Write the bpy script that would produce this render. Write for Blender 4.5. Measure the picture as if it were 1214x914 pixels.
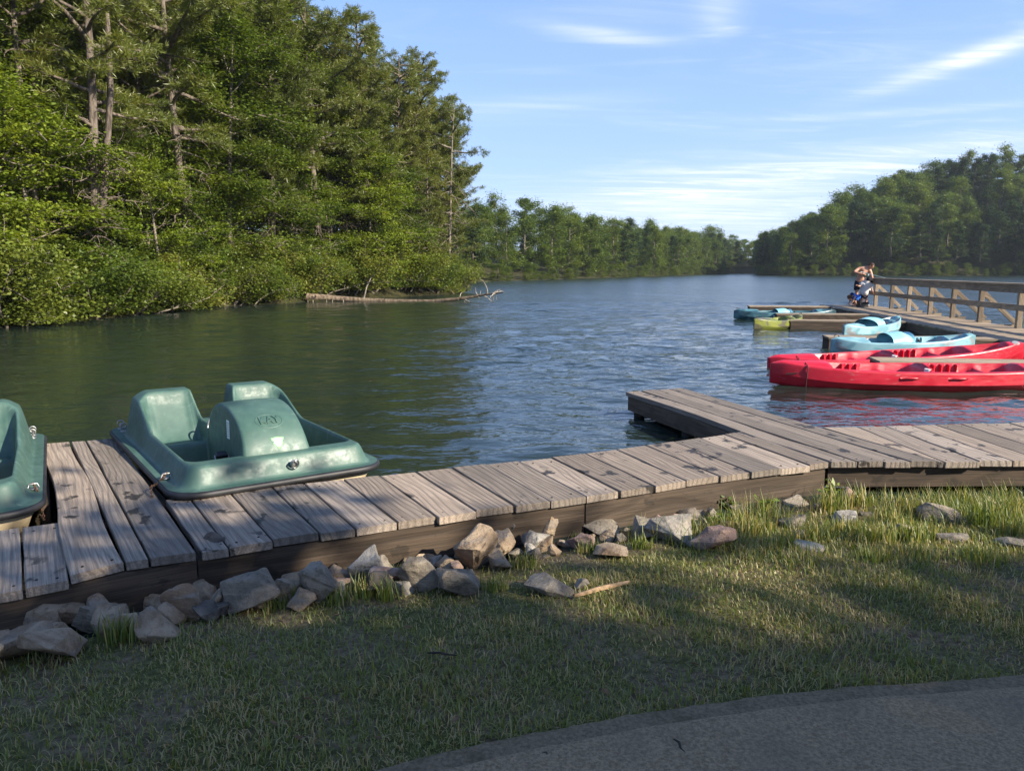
import bpy, bmesh, math, random
import numpy as np
from mathutils import Vector, Matrix

R = math.radians
SC = bpy.context.scene
COL = SC.collection
for o in list(bpy.data.objects):
    bpy.data.objects.remove(o)

# ------------------------------------------------------------------ camera
EYE = 1.59                      # metres above the lake
FPX = 890.0                     # focal length in photo pixels (photo 1214 x 914)
PITCH = math.atan(138 / FPX)
cam_d = bpy.data.cameras.new('camera')
cam_d.sensor_fit = 'HORIZONTAL'
cam_d.sensor_width = 36.0
cam_d.lens = 36.0 * FPX / 1214.0
cam_d.clip_start = 0.05
cam_d.clip_end = 3000
cam = bpy.data.objects.new('camera', cam_d)
COL.objects.link(cam)
cam.location = (0, 0, EYE)
cam.rotation_euler = (math.pi / 2 - PITCH, 0, 0)
SC.camera = cam

# ------------------------------------------------------------------ world, sun, exposure
SUN_AZ, SUN_EL = R(118), R(30)      # azimuth clockwise from +y (view direction): behind, to the right
SUN_DIR = Vector((math.sin(SUN_AZ) * math.cos(SUN_EL), math.cos(SUN_AZ) * math.cos(SUN_EL), math.sin(SUN_EL)))
world = bpy.data.worlds.new('World')
SC.world = world
world.use_nodes = True
sun_d = bpy.data.lights.new('sun', 'SUN')
sun_d.energy = 4.2
sun_d.angle = R(0.55)
sun_d.color = (1.0, 0.90, 0.74)
sun = bpy.data.objects.new('sun', sun_d)
COL.objects.link(sun)
sun.rotation_euler = SUN_DIR.to_track_quat('Z', 'Y').to_euler()
sun.location = (20, -15, 30)
SC.view_settings.view_transform = 'Standard'
SC.view_settings.look = 'None'
SC.view_settings.exposure = 1.52
SC.view_settings.gamma = 1.0
SC.view_settings.use_curve_mapping = False
SC.render.engine = 'CYCLES'
SC.cycles.max_bounces = 8
SC.cycles.transparent_max_bounces = 4
SC.cycles.diffuse_bounces = 3
SC.cycles.glossy_bounces = 3
SC.cycles.sample_clamp_indirect = 6
SC.cycles.use_denoising = True


class NT:
    """small helper around a node tree"""
    def __init__(s, tree):
        s.t = tree
        tree.nodes.clear()

    def n(s, typ, ins=None, **props):
        nd = s.t.nodes.new(typ)
        for k, v in props.items():
            setattr(nd, k, v)
        for k, v in (ins or {}).items():
            sock = nd.inputs[k]
            if isinstance(v, bpy.types.NodeSocket):
                s.t.links.new(v, sock)
            else:
                sock.default_value = v
        return nd

    def math(s, op, a, b=0.0, c=0.0, clamp=False):
        return s.n('ShaderNodeMath', {0: a, 1: b, 2: c}, operation=op, use_clamp=clamp).outputs[0]

    def vmath(s, op, a, b=(0, 0, 0)):
        return s.n('ShaderNodeVectorMath', {0: a, 1: b}, operation=op).outputs[0]

    def mix(s, fac, a, b, blend='MIX'):
        nd = s.n('ShaderNodeMix', data_type='RGBA', blend_type=blend)
        for k, v in ((0, fac), (6, a), (7, b)):
            if isinstance(v, bpy.types.NodeSocket):
                s.t.links.new(v, nd.inputs[k])
            else:
                nd.inputs[k].default_value = v if k == 0 or len(v) == 4 else (*v, 1)
        return nd.outputs[2]

    def ramp(s, fac, stops, interp='LINEAR'):
        nd = s.n('ShaderNodeValToRGB', {0: fac})
        cr = nd.color_ramp
        cr.interpolation = interp
        while len(cr.elements) < len(stops):
            cr.elements.new(0.5)
        for e, (p, c) in zip(cr.elements, stops):
            e.position = p
            e.color = c if len(c) == 4 else (*c, 1)
        return nd.outputs[0]

    def noise(s, vec, scale, detail=3.0, rough=0.5, dist=0.0):
        return s.n('ShaderNodeTexNoise', {'Vector': vec, 'Scale': scale, 'Detail': detail, 'Roughness': rough, 'Distortion': dist}).outputs[0]

    def mapping(s, vec, scale=(1, 1, 1), loc=(0, 0, 0), rot=(0, 0, 0)):
        return s.n('ShaderNodeMapping', {'Vector': vec, 'Scale': scale, 'Location': loc, 'Rotation': rot}).outputs[0]

    def maprange(s, v, a, b, c=0.0, d=1.0, smooth=True):
        return s.n('ShaderNodeMapRange', {0: v, 1: a, 2: b, 3: c, 4: d}, interpolation_type='SMOOTHSTEP' if smooth else 'LINEAR').outputs[0]


# --- sky: Nishita plus thin high cloud
w = NT(world.node_tree)
sky = w.n('ShaderNodeTexSky')
sky.sky_type = 'NISHITA'
sky.sun_disc = False
sky.sun_elevation = SUN_EL
sky.sun_rotation = SUN_AZ
sky.altitude = 200
sky.air_density = 1.0
sky.dust_density = 0.6
sky.ozone_density = 2.2
gen = w.n('ShaderNodeTexCoord').outputs['Generated']
sep = w.n('ShaderNodeSeparateXYZ', {0: gen})
az = w.math('ARCTAN2', sep.outputs[0], sep.outputs[1])
el = w.math('ARCSINE', sep.outputs[2])
pz = w.math('MAXIMUM', w.math('ADD', sep.outputs[2], 0.06), 0.02)
plane = w.n('ShaderNodeCombineXYZ', {0: w.math('DIVIDE', sep.outputs[0], pz), 1: w.math('DIVIDE', sep.outputs[1], pz), 2: 0.0}).outputs[0]
flow = w.mapping(plane, (0.55, 2.2, 1), (0.3, 1.7, 0), (0, 0, R(-24)))
wisp = w.noise(flow, 1.7, 9, 0.66, 0.9)
wide = w.noise(w.mapping(plane, (0.22, 0.5, 1), (2.3, 0.4, 0)), 1.3, 3, 0.5)
thin = w.math('MULTIPLY', w.maprange(wisp, 0.46, 0.78), w.maprange(wide, 0.42, 0.7))
cloud = w.math('MULTIPLY', thin, 0.42)


def puff(a0, e0, sa, se, rot, amp, n0=0.35, n1=0.7):
    """one drift of cirrus: an ellipse of (azimuth, elevation) in degrees, broken up by the wisps"""
    da = w.math('SUBTRACT', az, R(a0))
    de = w.math('SUBTRACT', el, R(e0))
    c, s_ = math.cos(R(rot)), math.sin(R(rot))
    u = w.math('DIVIDE', w.math('ADD', w.math('MULTIPLY', da, c), w.math('MULTIPLY', de, s_)), R(sa))
    v = w.math('DIVIDE', w.math('SUBTRACT', w.math('MULTIPLY', de, c), w.math('MULTIPLY', da, s_)), R(se))
    d2 = w.math('ADD', w.math('MULTIPLY', u, u), w.math('MULTIPLY', v, v))
    g = w.math('POWER', 2.718, w.math('MULTIPLY', d2, -1.0))
    return w.math('MULTIPLY', w.math('MULTIPLY', g, amp), w.maprange(wisp, n0, n1, 0.25, 1.0))


for pf in ((31.5, 13.2, 6.5, 0.55, 14, 1.0), (26, 10.0, 8, 0.25, -1, 0.45), (14.5, 17.2, 1.6, 1.2, -25, 0.6), (6.0, 16.2, 4.5, 0.5, -9, 0.6),
           (12, 5.2, 10, 1.8, 6, 0.62), (17, 3.4, 12, 2.2, 0, 0.5), (26, 7.2, 8, 1.0, 5, 0.6), (1, 11.5, 8, 0.7, 3, 0.25), (9, 17.6, 7, 1.2, 0, 0.2),
           (-60, 12, 18, 3, 8, 0.4), (75, 14, 20, 3, -8, 0.4), (150, 16, 25, 4, 5, 0.3), (-140, 14, 25, 4, 5, 0.3)):
    cloud = w.math('ADD', cloud, puff(*pf))
cloud = w.math('MULTIPLY', w.math('MINIMUM', cloud, 0.9), w.maprange(el, R(-1), R(2)))
# soft shoulder on the bright haze near the horizon, the same in every direction
sc_ = w.n('ShaderNodeSeparateColor', {0: sky.outputs[0]})
ch = [w.math('DIVIDE', w.math('MULTIPLY', sc_.outputs[i], g_), w.math('ADD', 1.0, w.math('MULTIPLY', sc_.outputs[i], k_))) for i, (g_, k_) in enumerate(((0.90, 0.34), (1.06, 0.31), (1.36, 0.24)))]
tint = w.n('ShaderNodeCombineColor', {0: ch[0], 1: ch[1], 2: ch[2]}).outputs[0]
skycol = w.mix(cloud, tint, (3.1, 3.2, 3.35, 1))
bg = w.n('ShaderNodeBackground', {'Color': skycol, 'Strength': 0.135})
w.n('ShaderNodeOutputWorld', {'Surface': bg.outputs[0]})

# ------------------------------------------------------------------ pixel helper: a direction, met with a level plane


def px(x, y, z):
    u, v = (x - 607) / FPX, (y - 457) / FPX
    d = (u, math.cos(PITCH) - v * math.sin(PITCH), -math.sin(PITCH) - v * math.cos(PITCH))
    t = (z - EYE) / d[2]
    return Vector((d[0] * t, d[1] * t, z))


def col_x(x, Y):
    """world x of photo column x at distance Y, near eye level"""
    return (x - 607) / FPX * Y / math.cos(PITCH) * 0.988


def pix(X, Y, Z):
    dz = Z - EYE
    yc = Y * math.cos(PITCH) - dz * math.sin(PITCH)
    zc = Y * math.sin(PITCH) + dz * math.cos(PITCH)
    return 607 + FPX * X / yc, 457 - FPX * zc / yc


# ------------------------------------------------------------------ mesh helpers
def np_mesh(name, V, F, smooth=False):
    V = np.asarray(V, dtype=np.float32)
    F = np.asarray(F, dtype=np.int32)
    k = F.shape[1]
    me = bpy.data.meshes.new(name)
    me.vertices.add(len(V))
    me.vertices.foreach_set('co', V.ravel())
    me.loops.add(F.size)
    me.loops.foreach_set('vertex_index', F.ravel())
    me.polygons.add(len(F))
    me.polygons.foreach_set('loop_start', np.arange(0, F.size, k, dtype=np.int32))
    me.polygons.foreach_set('loop_total', np.full(len(F), k, dtype=np.int32))
    if smooth:
        me.polygons.foreach_set('use_smooth', np.ones(len(F), dtype=bool))
    me.update(calc_edges=True)
    return me


def link(name, me, mat=None, parent=None, loc=None, rot=None):
    o = bpy.data.objects.new(name, me)
    COL.objects.link(o)
    if mat is not None:
        me.materials.clear()
        me.materials.append(mat)
    if parent is not None:
        o.parent = parent
    if loc is not None:
        o.location = loc
    if rot is not None:
        o.rotation_euler = rot
    return o


def empty(name, loc=(0, 0, 0), rz=0.0):
    o = bpy.data.objects.new(name, None)
    o.empty_display_size = 0.2
    COL.objects.link(o)
    o.location = loc
    o.rotation_euler = (0, 0, rz)
    return o


def tag(o, label=None, cat=None, group=None, kind=None):
    if label: o['label'] = label
    if cat: o['category'] = cat
    if group: o['group'] = group
    if kind: o['kind'] = kind
    return o


KIDS = {}


def copy_tree(o, parent=None):
    c = o.copy()
    COL.objects.link(c)
    c.parent = parent
    for ch in list(o.children):
        copy_tree(ch, c)
    return c


class MB:
    """collects primitive shapes into one mesh"""
    def __init__(s):
        s.V, s.F = [], []

    def add(s, V, F):
        b = len(s.V)
        s.V += [tuple(v) for v in V]
        s.F += [tuple(i + b for i in f) for f in F]
        return s

    def box(s, c, size, rz=0.0, M=None):
        hx, hy, hz = [d / 2 for d in size]
        vs = [Vector((x, y, z)) for x in (-hx, hx) for y in (-hy, hy) for z in (-hz, hz)]
        m = M or (Matrix.Translation(c) @ Matrix.Rotation(rz, 4, 'Z'))
        return s.add([m @ v for v in vs], [(0, 1, 3, 2), (4, 6, 7, 5), (0, 4, 5, 1), (2, 3, 7, 6), (0, 2, 6, 4), (1, 5, 7, 3)])

    def bar(s, p, q, wdt, hgt):
        """a rectangular timber from p to q: wdt level, hgt upright"""
        p, q = Vector(p), Vector(q)
        d = q - p
        L = d.length
        d = d / L
        up = Vector((0, 0, 1)) if abs(d.z) < 0.95 else Vector((0, 1, 0))
        sx = d.cross(up).normalized()
        uz = sx.cross(d).normalized()
        M = Matrix.Translation((p + q) / 2) @ Matrix((sx, d, uz)).transposed().to_4x4()
        return s.box(None, (wdt, L, hgt), M=M)

    def tube(s, pts, rad, n=8, closed=False, cap=True):
        pts = [Vector(p) for p in pts]
        if not isinstance(rad, (list, tuple)):
            rad = [rad] * len(pts)
        m = len(pts)
        V = []
        ref = None
        for i, p in enumerate(pts):
            if closed:
                t = (pts[(i + 1) % m] - pts[i - 1]).normalized()
            else:
                t = (pts[min(i + 1, m - 1)] - pts[max(i - 1, 0)]).normalized()
            if ref is None:
                ref = Vector((0, 0, 1)) if abs(t.z) < 0.9 else Vector((1, 0, 0))
            a = t.cross(ref).normalized()
            b = a.cross(t).normalized()
            ref = b
            for k in range(n):
                an = 2 * math.pi * k / n
                V.append(p + (a * math.cos(an) + b * math.sin(an)) * rad[i])
        F = []
        for i in range(m if closed else m - 1):
            j = (i + 1) % m
            for k in range(n):
                k2 = (k + 1) % n
                F.append((i * n + k, i * n + k2, j * n + k2, j * n + k))
        if cap and not closed:
            F.append(tuple(range(n)))
            F.append(tuple((m - 1) * n + k for k in reversed(range(n))))
        return s.add(V, F)

    def ball(s, c, r, seg=10, rings=6, M=None):
        V, F = [], []
        r = r if isinstance(r, (tuple, list)) else (r, r, r)
        for i in range(rings + 1):
            th = math.pi * i / rings
            for j in range(seg):
                ph = 2 * math.pi * j / seg
                v = Vector((r[0] * math.sin(th) * math.cos(ph), r[1] * math.sin(th) * math.sin(ph), r[2] * math.cos(th)))
                V.append((M @ v if M else v) + Vector(c))
        for i in range(rings):
            for j in range(seg):
                j2 = (j + 1) % seg
                F.append((i * seg + j, (i + 1) * seg + j, (i + 1) * seg + j2, i * seg + j2))
        return s.add(V, F)

    def grid(s, fn, nu, nv):
        V = [fn(i / nu, j / nv) for j in range(nv + 1) for i in range(nu + 1)]
        F = [(j * (nu + 1) + i, j * (nu + 1) + i + 1, (j + 1) * (nu + 1) + i + 1, (j + 1) * (nu + 1) + i) for j in range(nv) for i in range(nu)]
        return s.add(V, F)

    def mesh(s, name, smooth=False, sharp=None, bevel=0.0, merge=False):
        me = bpy.data.meshes.new(name)
        me.from_pydata(s.V, [], s.F)
        if bevel or merge:
            bm = bmesh.new()
            bm.from_mesh(me)
            if merge:
                bmesh.ops.remove_doubles(bm, verts=bm.verts, dist=1e-5)
            if bevel:
                bmesh.ops.bevel(bm, geom=list(bm.edges), offset=bevel, segments=1, affect='EDGES', clamp_overlap=True)
            bm.to_mesh(me)
            bm.free()
        if smooth:
            me.polygons.foreach_set('use_smooth', [True] * len(me.polygons))
            if sharp:
                me.set_sharp_from_angle(angle=R(sharp))
        me.update()
        return me

    def build(s, name, mat, parent=None, smooth=False, sharp=None, bevel=0.0, loc=None, rot=None, merge=False):
        return link(name, s.mesh(name, smooth, sharp, bevel, merge), mat, parent, loc, rot)


# ------------------------------------------------------------------ materials
MATS = {}


def material(name, fn):
    m = bpy.data.materials.new(name)
    m.use_nodes = True
    t = NT(m.node_tree)
    out = fn(t)
    t.n('ShaderNodeOutputMaterial', {'Surface': out})
    MATS[name] = m
    return m


def principled(t, color, rough=0.6, spec=0.5, normal=None, metal=0.0, coat=0.0, sub=None):
    ins = {'Base Color': color if isinstance(color, bpy.types.NodeSocket) or len(color) == 4 else (*color, 1), 'Roughness': rough,
           'Specular IOR Level': spec, 'Metallic': metal, 'Coat Weight': coat}
    if normal is not None:
        ins['Normal'] = normal
    return t.n('ShaderNodeBsdfPrincipled', ins).outputs[0]


def bump(t, h, strength=0.4, dist=0.02, normal=None):
    ins = {'Height': h, 'Strength': strength, 'Distance': dist}
    if normal is not None:
        ins['Normal'] = normal
    return t.n('ShaderNodeBump', ins).outputs[0]


def plain(name, color, rough=0.6, spec=0.5, metal=0.0, var=0.0, scale=6.0, bmp=0.0, bscale=40.0):
    def fn(t):
        oc = t.n('ShaderNodeTexCoord').outputs['Object']
        c = (*color, 1)
        if var:
            n_ = t.noise(oc, scale, 5, 0.6)
            c = t.mix(t.maprange(n_, 0.3, 0.7), tuple(k * (1 - var) for k in color), tuple(min(1, k * (1 + var)) for k in color))
        nrm = bump(t, t.noise(oc, bscale, 4, 0.6), bmp, 0.01) if bmp else None
        return principled(t, c, rough, spec, nrm, metal)
    return material(name, fn)


def wood_mat(name, light, dark, gap=0.5, wet=0.35, rough=0.78):
    """weathered board: grain runs along the object's own y axis"""
    def fn(t):
        oc = t.n('ShaderNodeTexCoord').outputs['Object']
        rnd = t.n('ShaderNodeObjectInfo').outputs['Random']
        off = t.n('ShaderNodeCombineXYZ', {0: t.math('MULTIPLY', rnd, 13.7), 1: t.math('MULTIPLY', rnd, 41.3), 2: t.math('MULTIPLY', rnd, 7.1)}).outputs[0]
        v = t.vmath('ADD', oc, off)
        # long wandering growth lines around knots
        warp = t.noise(t.mapping(v, (3.2, 0.75, 3.2)), 1.0, 1.5, 0.45)
        sx = t.n('ShaderNodeSeparateXYZ', {0: v})
        ring = t.math('ADD', t.math('MULTIPLY', sx.outputs[0], 26.0), t.math('MULTIPLY', warp, 7.0))
        line = t.math('SINE', t.math('MULTIPLY', ring, 6.283))
        line = t.maprange(line, -0.2, 1.0)
        fine = t.noise(t.mapping(v, (120, 2.4, 120)), 1.0, 4, 0.7)
        streak = t.noise(t.mapping(v, (16, 1.2, 16)), 1.0, 4, 0.6)
        blot = t.noise(t.mapping(v, (3.0, 2.0, 3.0)), 1.0, 5, 0.6)
        c = t.mix(t.maprange(fine, 0.34, 0.66), dark, light)
        c = t.mix(t.math('MULTIPLY', line, 0.36), c, tuple(k * 0.42 for k in dark))
        c = t.mix(t.maprange(streak, 0.50, 0.72, 0, 0.5), c, tuple(k * 0.55 for k in dark))
        c = t.mix(t.maprange(blot, 0.45, 0.75, 0, 0.55), c, tuple(k * 0.5 for k in light))
        tone = t.math('ADD', 0.62, t.math('MULTIPLY', t.math('FRACT', t.math('MULTIPLY', rnd, 7.31)), 0.62))
        c = t.mix(1.0, c, t.n('ShaderNodeCombineColor', {0: tone, 1: tone, 2: tone}).outputs[0], 'MULTIPLY')
        warm = t.math('FRACT', t.math('MULTIPLY', rnd, 3.77))
        c = t.mix(t.math('MULTIPLY', warm, 0.35), c, t.mix(1.0, c, (1.12, 0.98, 0.82, 1), 'MULTIPLY'))
        spots = t.noise(t.mapping(v, (9, 6, 9)), 1.0, 3, 0.55)
        spots2 = t.noise(t.mapping(v, (2.2, 1.4, 2.2), (5, 2, 1)), 1.0, 1, 0.5)
        stain = t.math('MULTIPLY', t.maprange(spots, 0.57, 0.63), t.maprange(spots2, 0.50, 0.57))
        c = t.mix(t.math('MULTIPLY', stain, wet), c, (0.018, 0.015, 0.012, 1))
        h = t.math('SUBTRACT', t.math('ADD', t.math('MULTIPLY', fine, 0.7), t.math('MULTIPLY', streak, 0.6)), t.math('MULTIPLY', line, 0.6))
        rg = t.math('SUBTRACT', rough, t.math('MULTIPLY', stain, 0.2))
        return principled(t, c, rg, 0.3, bump(t, h, 0.55, 0.006))
    return material(name, fn)


wood_mat('dock_wood', (0.325, 0.272, 0.222), (0.185, 0.152, 0.122), wet=0.9)
wood_mat('pier_wood', (0.36, 0.29, 0.21), (0.20, 0.155, 0.11), wet=0.0)
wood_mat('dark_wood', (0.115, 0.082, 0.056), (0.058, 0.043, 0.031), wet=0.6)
wood_mat('rail_wood', (0.40, 0.315, 0.225), (0.23, 0.18, 0.125), wet=0.0)
plain('soaked_wood', (0.022, 0.018, 0.014), 0.7, 0.3, var=0.4)


def water_fn(t):
    pos = t.n('ShaderNodeNewGeometry').outputs['Position']
    lee = t.n('ShaderNodeSeparateXYZ', {0: pos})
    # sheltered water by the wooded bank is calmer than the open lake
    shelter = t.maprange(t.math('SUBTRACT', lee.outputs[0], t.math('MULTIPLY', lee.outputs[1], -0.06)), -6.0, 3.5, 0.42, 1.0)
    gust = t.maprange(t.noise(t.mapping(pos, (0.035, 0.10, 1)), 1.0, 3, 0.5), 0.3, 0.7, 0.65, 1.15)
    n1 = t.noise(t.mapping(pos, (1.05, 1.9, 1), (0, 0, 0), (0, 0, R(12))), 1.5, 3, 0.52, 0.4)
    n2 = t.noise(t.mapping(pos, (1.2, 1.7, 1), (3, 7, 0), (0, 0, R(-18))), 4.6, 2.5, 0.5, 0.3)
    n3 = t.noise(t.mapping(pos, (0.4, 0.8, 1), (3, 7, 0), (0, 0, R(-8))), 0.9, 2, 0.5)
    h = t.math('ADD', t.math('ADD', t.math('MULTIPLY', n1, 1.0), t.math('MULTIPLY', n2, 0.32)), t.math('MULTIPLY', n3, 0.8))
    h = t.math('MULTIPLY', h, t.math('MULTIPLY', shelter, gust))
    h = t.math('MULTIPLY', h, t.maprange(lee.outputs[1], 7.0, 17.0, 0.55, 1.0))
    nrm = bump(t, h, 1.0, 0.08)
    # wind roughens the open lake; the water by the docks lies smoother
    rgh = t.math('MULTIPLY', t.maprange(lee.outputs[1], 11.0, 42.0, 0.035, 0.20), t.maprange(shelter, 0.4, 1.0, 0.5, 1.0))
    depth = t.noise(pos, 0.25, 2)
    c = t.mix(depth, (0.011, 0.019, 0.016), (0.015, 0.025, 0.021))
    return t.n('ShaderNodeBsdfPrincipled', {'Base Color': c, 'Roughness': rgh, 'IOR': 1.333, 'Specular IOR Level': 0.5, 'Normal': nrm}).outputs[0]


material('water', water_fn)


def soil_fn(t):
    pos = t.n('ShaderNodeNewGeometry').outputs['Position']
    a = t.noise(pos, 3.2, 6, 0.62)
    b = t.noise(pos, 34, 4, 0.6)
    c = t.mix(t.maprange(b, 0.3, 0.7), (0.075, 0.055, 0.034), (0.185, 0.140, 0.086))
    g = t.mix(t.maprange(b, 0.3, 0.7), (0.045, 0.050, 0.014), (0.11, 0.105, 0.038))
    c = t.mix(t.maprange(a, 0.38, 0.60), c, g)
    return principled(t, c, 0.95, 0.15, bump(t, t.math('ADD', b, t.noise(pos, 120, 3)), 0.6, 0.02))


material('soil', soil_fn)


def litter_fn(t):
    pos = t.n('ShaderNodeNewGeometry').outputs['Position']
    b = t.noise(pos, 1.3, 6, 0.65)
    c = t.mix(t.maprange(b, 0.3, 0.7), (0.020, 0.022, 0.010), (0.055, 0.050, 0.022))
    return principled(t, c, 0.95, 0.1, bump(t, b, 0.8, 0.2))


material('forest_floor', litter_fn)


def pave_fn(t):
    pos = t.n('ShaderNodeNewGeometry').outputs['Position']
    a = t.noise(pos, 2.0, 5, 0.6)
    b = t.noise(pos, 90, 4, 0.7)
    v = t.n('ShaderNodeTexVoronoi', {'Vector': pos, 'Scale': 150.0}).outputs['Distance']
    c = t.mix(t.maprange(b, 0.3, 0.7), (0.135, 0.097, 0.056), (0.31, 0.232, 0.138))
    c = t.mix(t.maprange(v, 0.0, 0.35, 0.5, 0), c, (0.38, 0.29, 0.18, 1))
    c = t.mix(t.maprange(a, 0.45, 0.7, 0, 0.5), c, (0.14, 0.11, 0.075, 1))
    cr = t.noise(pos, 1.1, 7, 0.7, 1.5)
    crack = t.math('MULTIPLY', t.maprange(t.math('ABSOLUTE', t.math('SUBTRACT', cr, 0.5)), 0.0, 0.006, 1, 0), 0.0)
    return principled(t, c, 0.9, 0.25, bump(t, t.math('ADD', b, t.math('MULTIPLY', v, 0.8)), 0.9, 0.006))


material('pavement', pave_fn)


def pave_edge_fn(t):
    pos = t.n('ShaderNodeNewGeometry').outputs['Position']
    b = t.noise(pos, 70, 5, 0.7)
    a = t.noise(pos, 6, 4, 0.6)
    c = t.mix(t.maprange(b, 0.3, 0.7), (0.095, 0.070, 0.042), (0.21, 0.160, 0.098))
    c = t.mix(t.maprange(a, 0.5, 0.7, 0, 0.6), c, (0.055, 0.050, 0.026, 1))
    return principled(t, c, 0.92, 0.2, bump(t, b, 0.8, 0.006))


material('pavement_edge', pave_edge_fn)


def leaf_mat(name, c0, c1, c2, trans=0.35, spec=0.03, objvar=0.5):
    def fn(t):
        info = t.n('ShaderNodeObjectInfo')
        geo = t.n('ShaderNodeNewGeometry')
        isl = geo.outputs['Random Per Island']
        n_ = t.noise(geo.outputs['Position'], 0.55, 3, 0.6)
        f = t.math('ADD', t.math('MULTIPLY', isl, 0.35), t.math('ADD', t.math('MULTIPLY', t.maprange(n_, 0.3, 0.7), 0.35), t.math('MULTIPLY', info.outputs['Random'], objvar * 0.6)))
        c = t.ramp(f, [(0.0, c0), (0.55, c1), (1.0, c2)])
        tr = t.mix(1.0, c, (1.25, 1.15, 0.45, 1), 'MULTIPLY')
        d = t.n('ShaderNodeBsdfDiffuse', {'Color': c})
        tl = t.n('ShaderNodeBsdfTranslucent', {'Color': tr})
        m = t.n('ShaderNodeMixShader', {0: trans, 1: d.outputs[0], 2: tl.outputs[0]})
        g = t.n('ShaderNodeBsdfGlossy', {'Color': (1, 1, 1, 1), 'Roughness': 0.45})
        return t.n('ShaderNodeMixShader', {0: spec, 1: m.outputs[0], 2: g.outputs[0]}).outputs[0]
    return material(name, fn)


leaf_mat('leaf_broad', (0.048, 0.082, 0.010), (0.100, 0.150, 0.018), (0.165, 0.205, 0.028), 0.45)
leaf_mat('leaf_bright', (0.090, 0.150, 0.012), (0.160, 0.22, 0.020), (0.26, 0.30, 0.03), 0.45)
leaf_mat('leaf_pine', (0.060, 0.084, 0.012), (0.115, 0.140, 0.020), (0.18, 0.18, 0.030), 0.36)
leaf_mat('leaf_shrub', (0.075, 0.112, 0.014), (0.150, 0.180, 0.024), (0.26, 0.24, 0.05), 0.42)
leaf_mat('leaf_far', (0.050, 0.088, 0.014), (0.095, 0.142, 0.020), (0.165, 0.195, 0.028), 0.40)
leaf_mat('leaf_far_conifer', (0.024, 0.048, 0.016), (0.040, 0.070, 0.020), (0.065, 0.090, 0.024), 0.2)
leaf_mat('grass_blade', (0.036, 0.060, 0.012), (0.085, 0.110, 0.022), (0.21, 0.18, 0.075), 0.35, 0.04, 0.0)
leaf_mat('grass_tall', (0.065, 0.105, 0.015), (0.14, 0.18, 0.03), (0.34, 0.28, 0.10), 0.4, 0.05, 0.0)


def bark_fn(c0, c1):
    def fn(t):
        oc = t.n('ShaderNodeTexCoord').outputs['Object']
        a = t.noise(t.mapping(oc, (9, 9, 2.2)), 1.0, 5, 0.65)
        c = t.mix(t.maprange(a, 0.32, 0.68), c0, c1)
        return principled(t, c, 0.95, 0.15, bump(t, a, 0.9, 0.05))
    return fn


material('bark_pine', bark_fn((0.055, 0.044, 0.036), (0.19, 0.155, 0.125)))
material('bark_grey', bark_fn((0.085, 0.072, 0.058), (0.24, 0.205, 0.165)))
material('dead_wood', bark_fn((0.17, 0.145, 0.115), (0.42, 0.37, 0.30)))
material('log_bark', bark_fn((0.055, 0.042, 0.030), (0.20, 0.155, 0.110)))
# ------------------------------------------------------------------ land and water
LAKE = [(-40, -9), (-12, -2.5), (-6, 0.75), (-3.4, 2.25), (-1.96, 3.15), (-1.5, 3.42), (0.0, 4.08), (2.2, 5.02), (4, 5.06), (9.5, 5.3), (12, 6.5), (14.5, 11), (17, 19), (19.5, 24),
        (27, 34), (40, 50), (60, 75), (95, 115), (150, 172), (122, 181), (95, 181.5), (78, 181), (67, 181), (63, 188), (66, 205), (77, 235), (82, 262), (76, 266), (69, 244),
        (52, 207), (30, 163), (14, 131), (3, 108), (-6.7, 90), (-20, 84), (-26, 74), (-20, 66), (-10, 60), (-3.8, 56.0), (-3.7, 51.5), (-4.7, 47.2),
        (-7.4, 42.5), (-10.4, 37.6), (-12.2, 33), (-13.4, 29), (-13.9, 24.3), (-14.4, 21), (-16, 15), (-20, 8), (-30, 2), (-60, -2)]


def shore_dist(x, y):
    """metres inland (positive) or into the lake (negative)"""
    x, y = np.asarray(x, float), np.asarray(y, float)
    P = np.array(LAKE)
    Q = np.roll(P, -1, axis=0)
    best = np.full(x.shape, 1e9)
    inside = np.zeros(x.shape, bool)
    for (ax, ay), (bx, by) in zip(P, Q):
        dx, dy = bx - ax, by - ay
        t = np.clip(((x - ax) * dx + (y - ay) * dy) / (dx * dx + dy * dy), 0, 1)
        best = np.minimum(best, (x - ax - t * dx) ** 2 + (y - ay - t * dy) ** 2)
        cond = ((ay > y) != (by > y))
        with np.errstate(divide='ignore', invalid='ignore'):
            xi = (bx - ax) * (y - ay) / (by - ay if by != ay else 1e-9) + ax
        inside ^= cond & (x < xi)
    return np.where(inside, -1, 1) * np.sqrt(best)


def wob(x, y, s, k=0.0):
    return np.sin(x * s + 1.3 + k) * np.cos(y * s * 1.17 + 0.7 * k) + 0.5 * np.sin(x * s * 2.3 + y * s * 1.9 + k * 2.1)


def sstep(a, b, x):
    t = np.clip((x - a) / (b - a), 0, 1)
    return t * t * (3 - 2 * t)


def near_z(x, y):
    x, y = np.asarray(x, float), np.asarray(y, float)
    d = shore_dist(x, y)
    right = sstep(0.5, 2.2, x)
    z = np.where(d < 0, np.maximum(d * 0.5, -0.9) - 0.03 * (1 - right), 0)
    b0 = -0.03 * (1 - right) + 0.0 * right
    up = b0 + (0.05 - b0) * sstep(0.0, 0.30, d) + 0.055 * sstep(0.25, 1.2, d) + 0.008 * np.maximum(d - 1.2, 0)
    z = np.where(d >= 0, up, z)
    return z + 0.010 * wob(x, y, 3.1) * sstep(0.1, 0.7, d) + 0.004 * wob(x, y, 9.0, 2) * sstep(0.1, 0.6, d)


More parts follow.
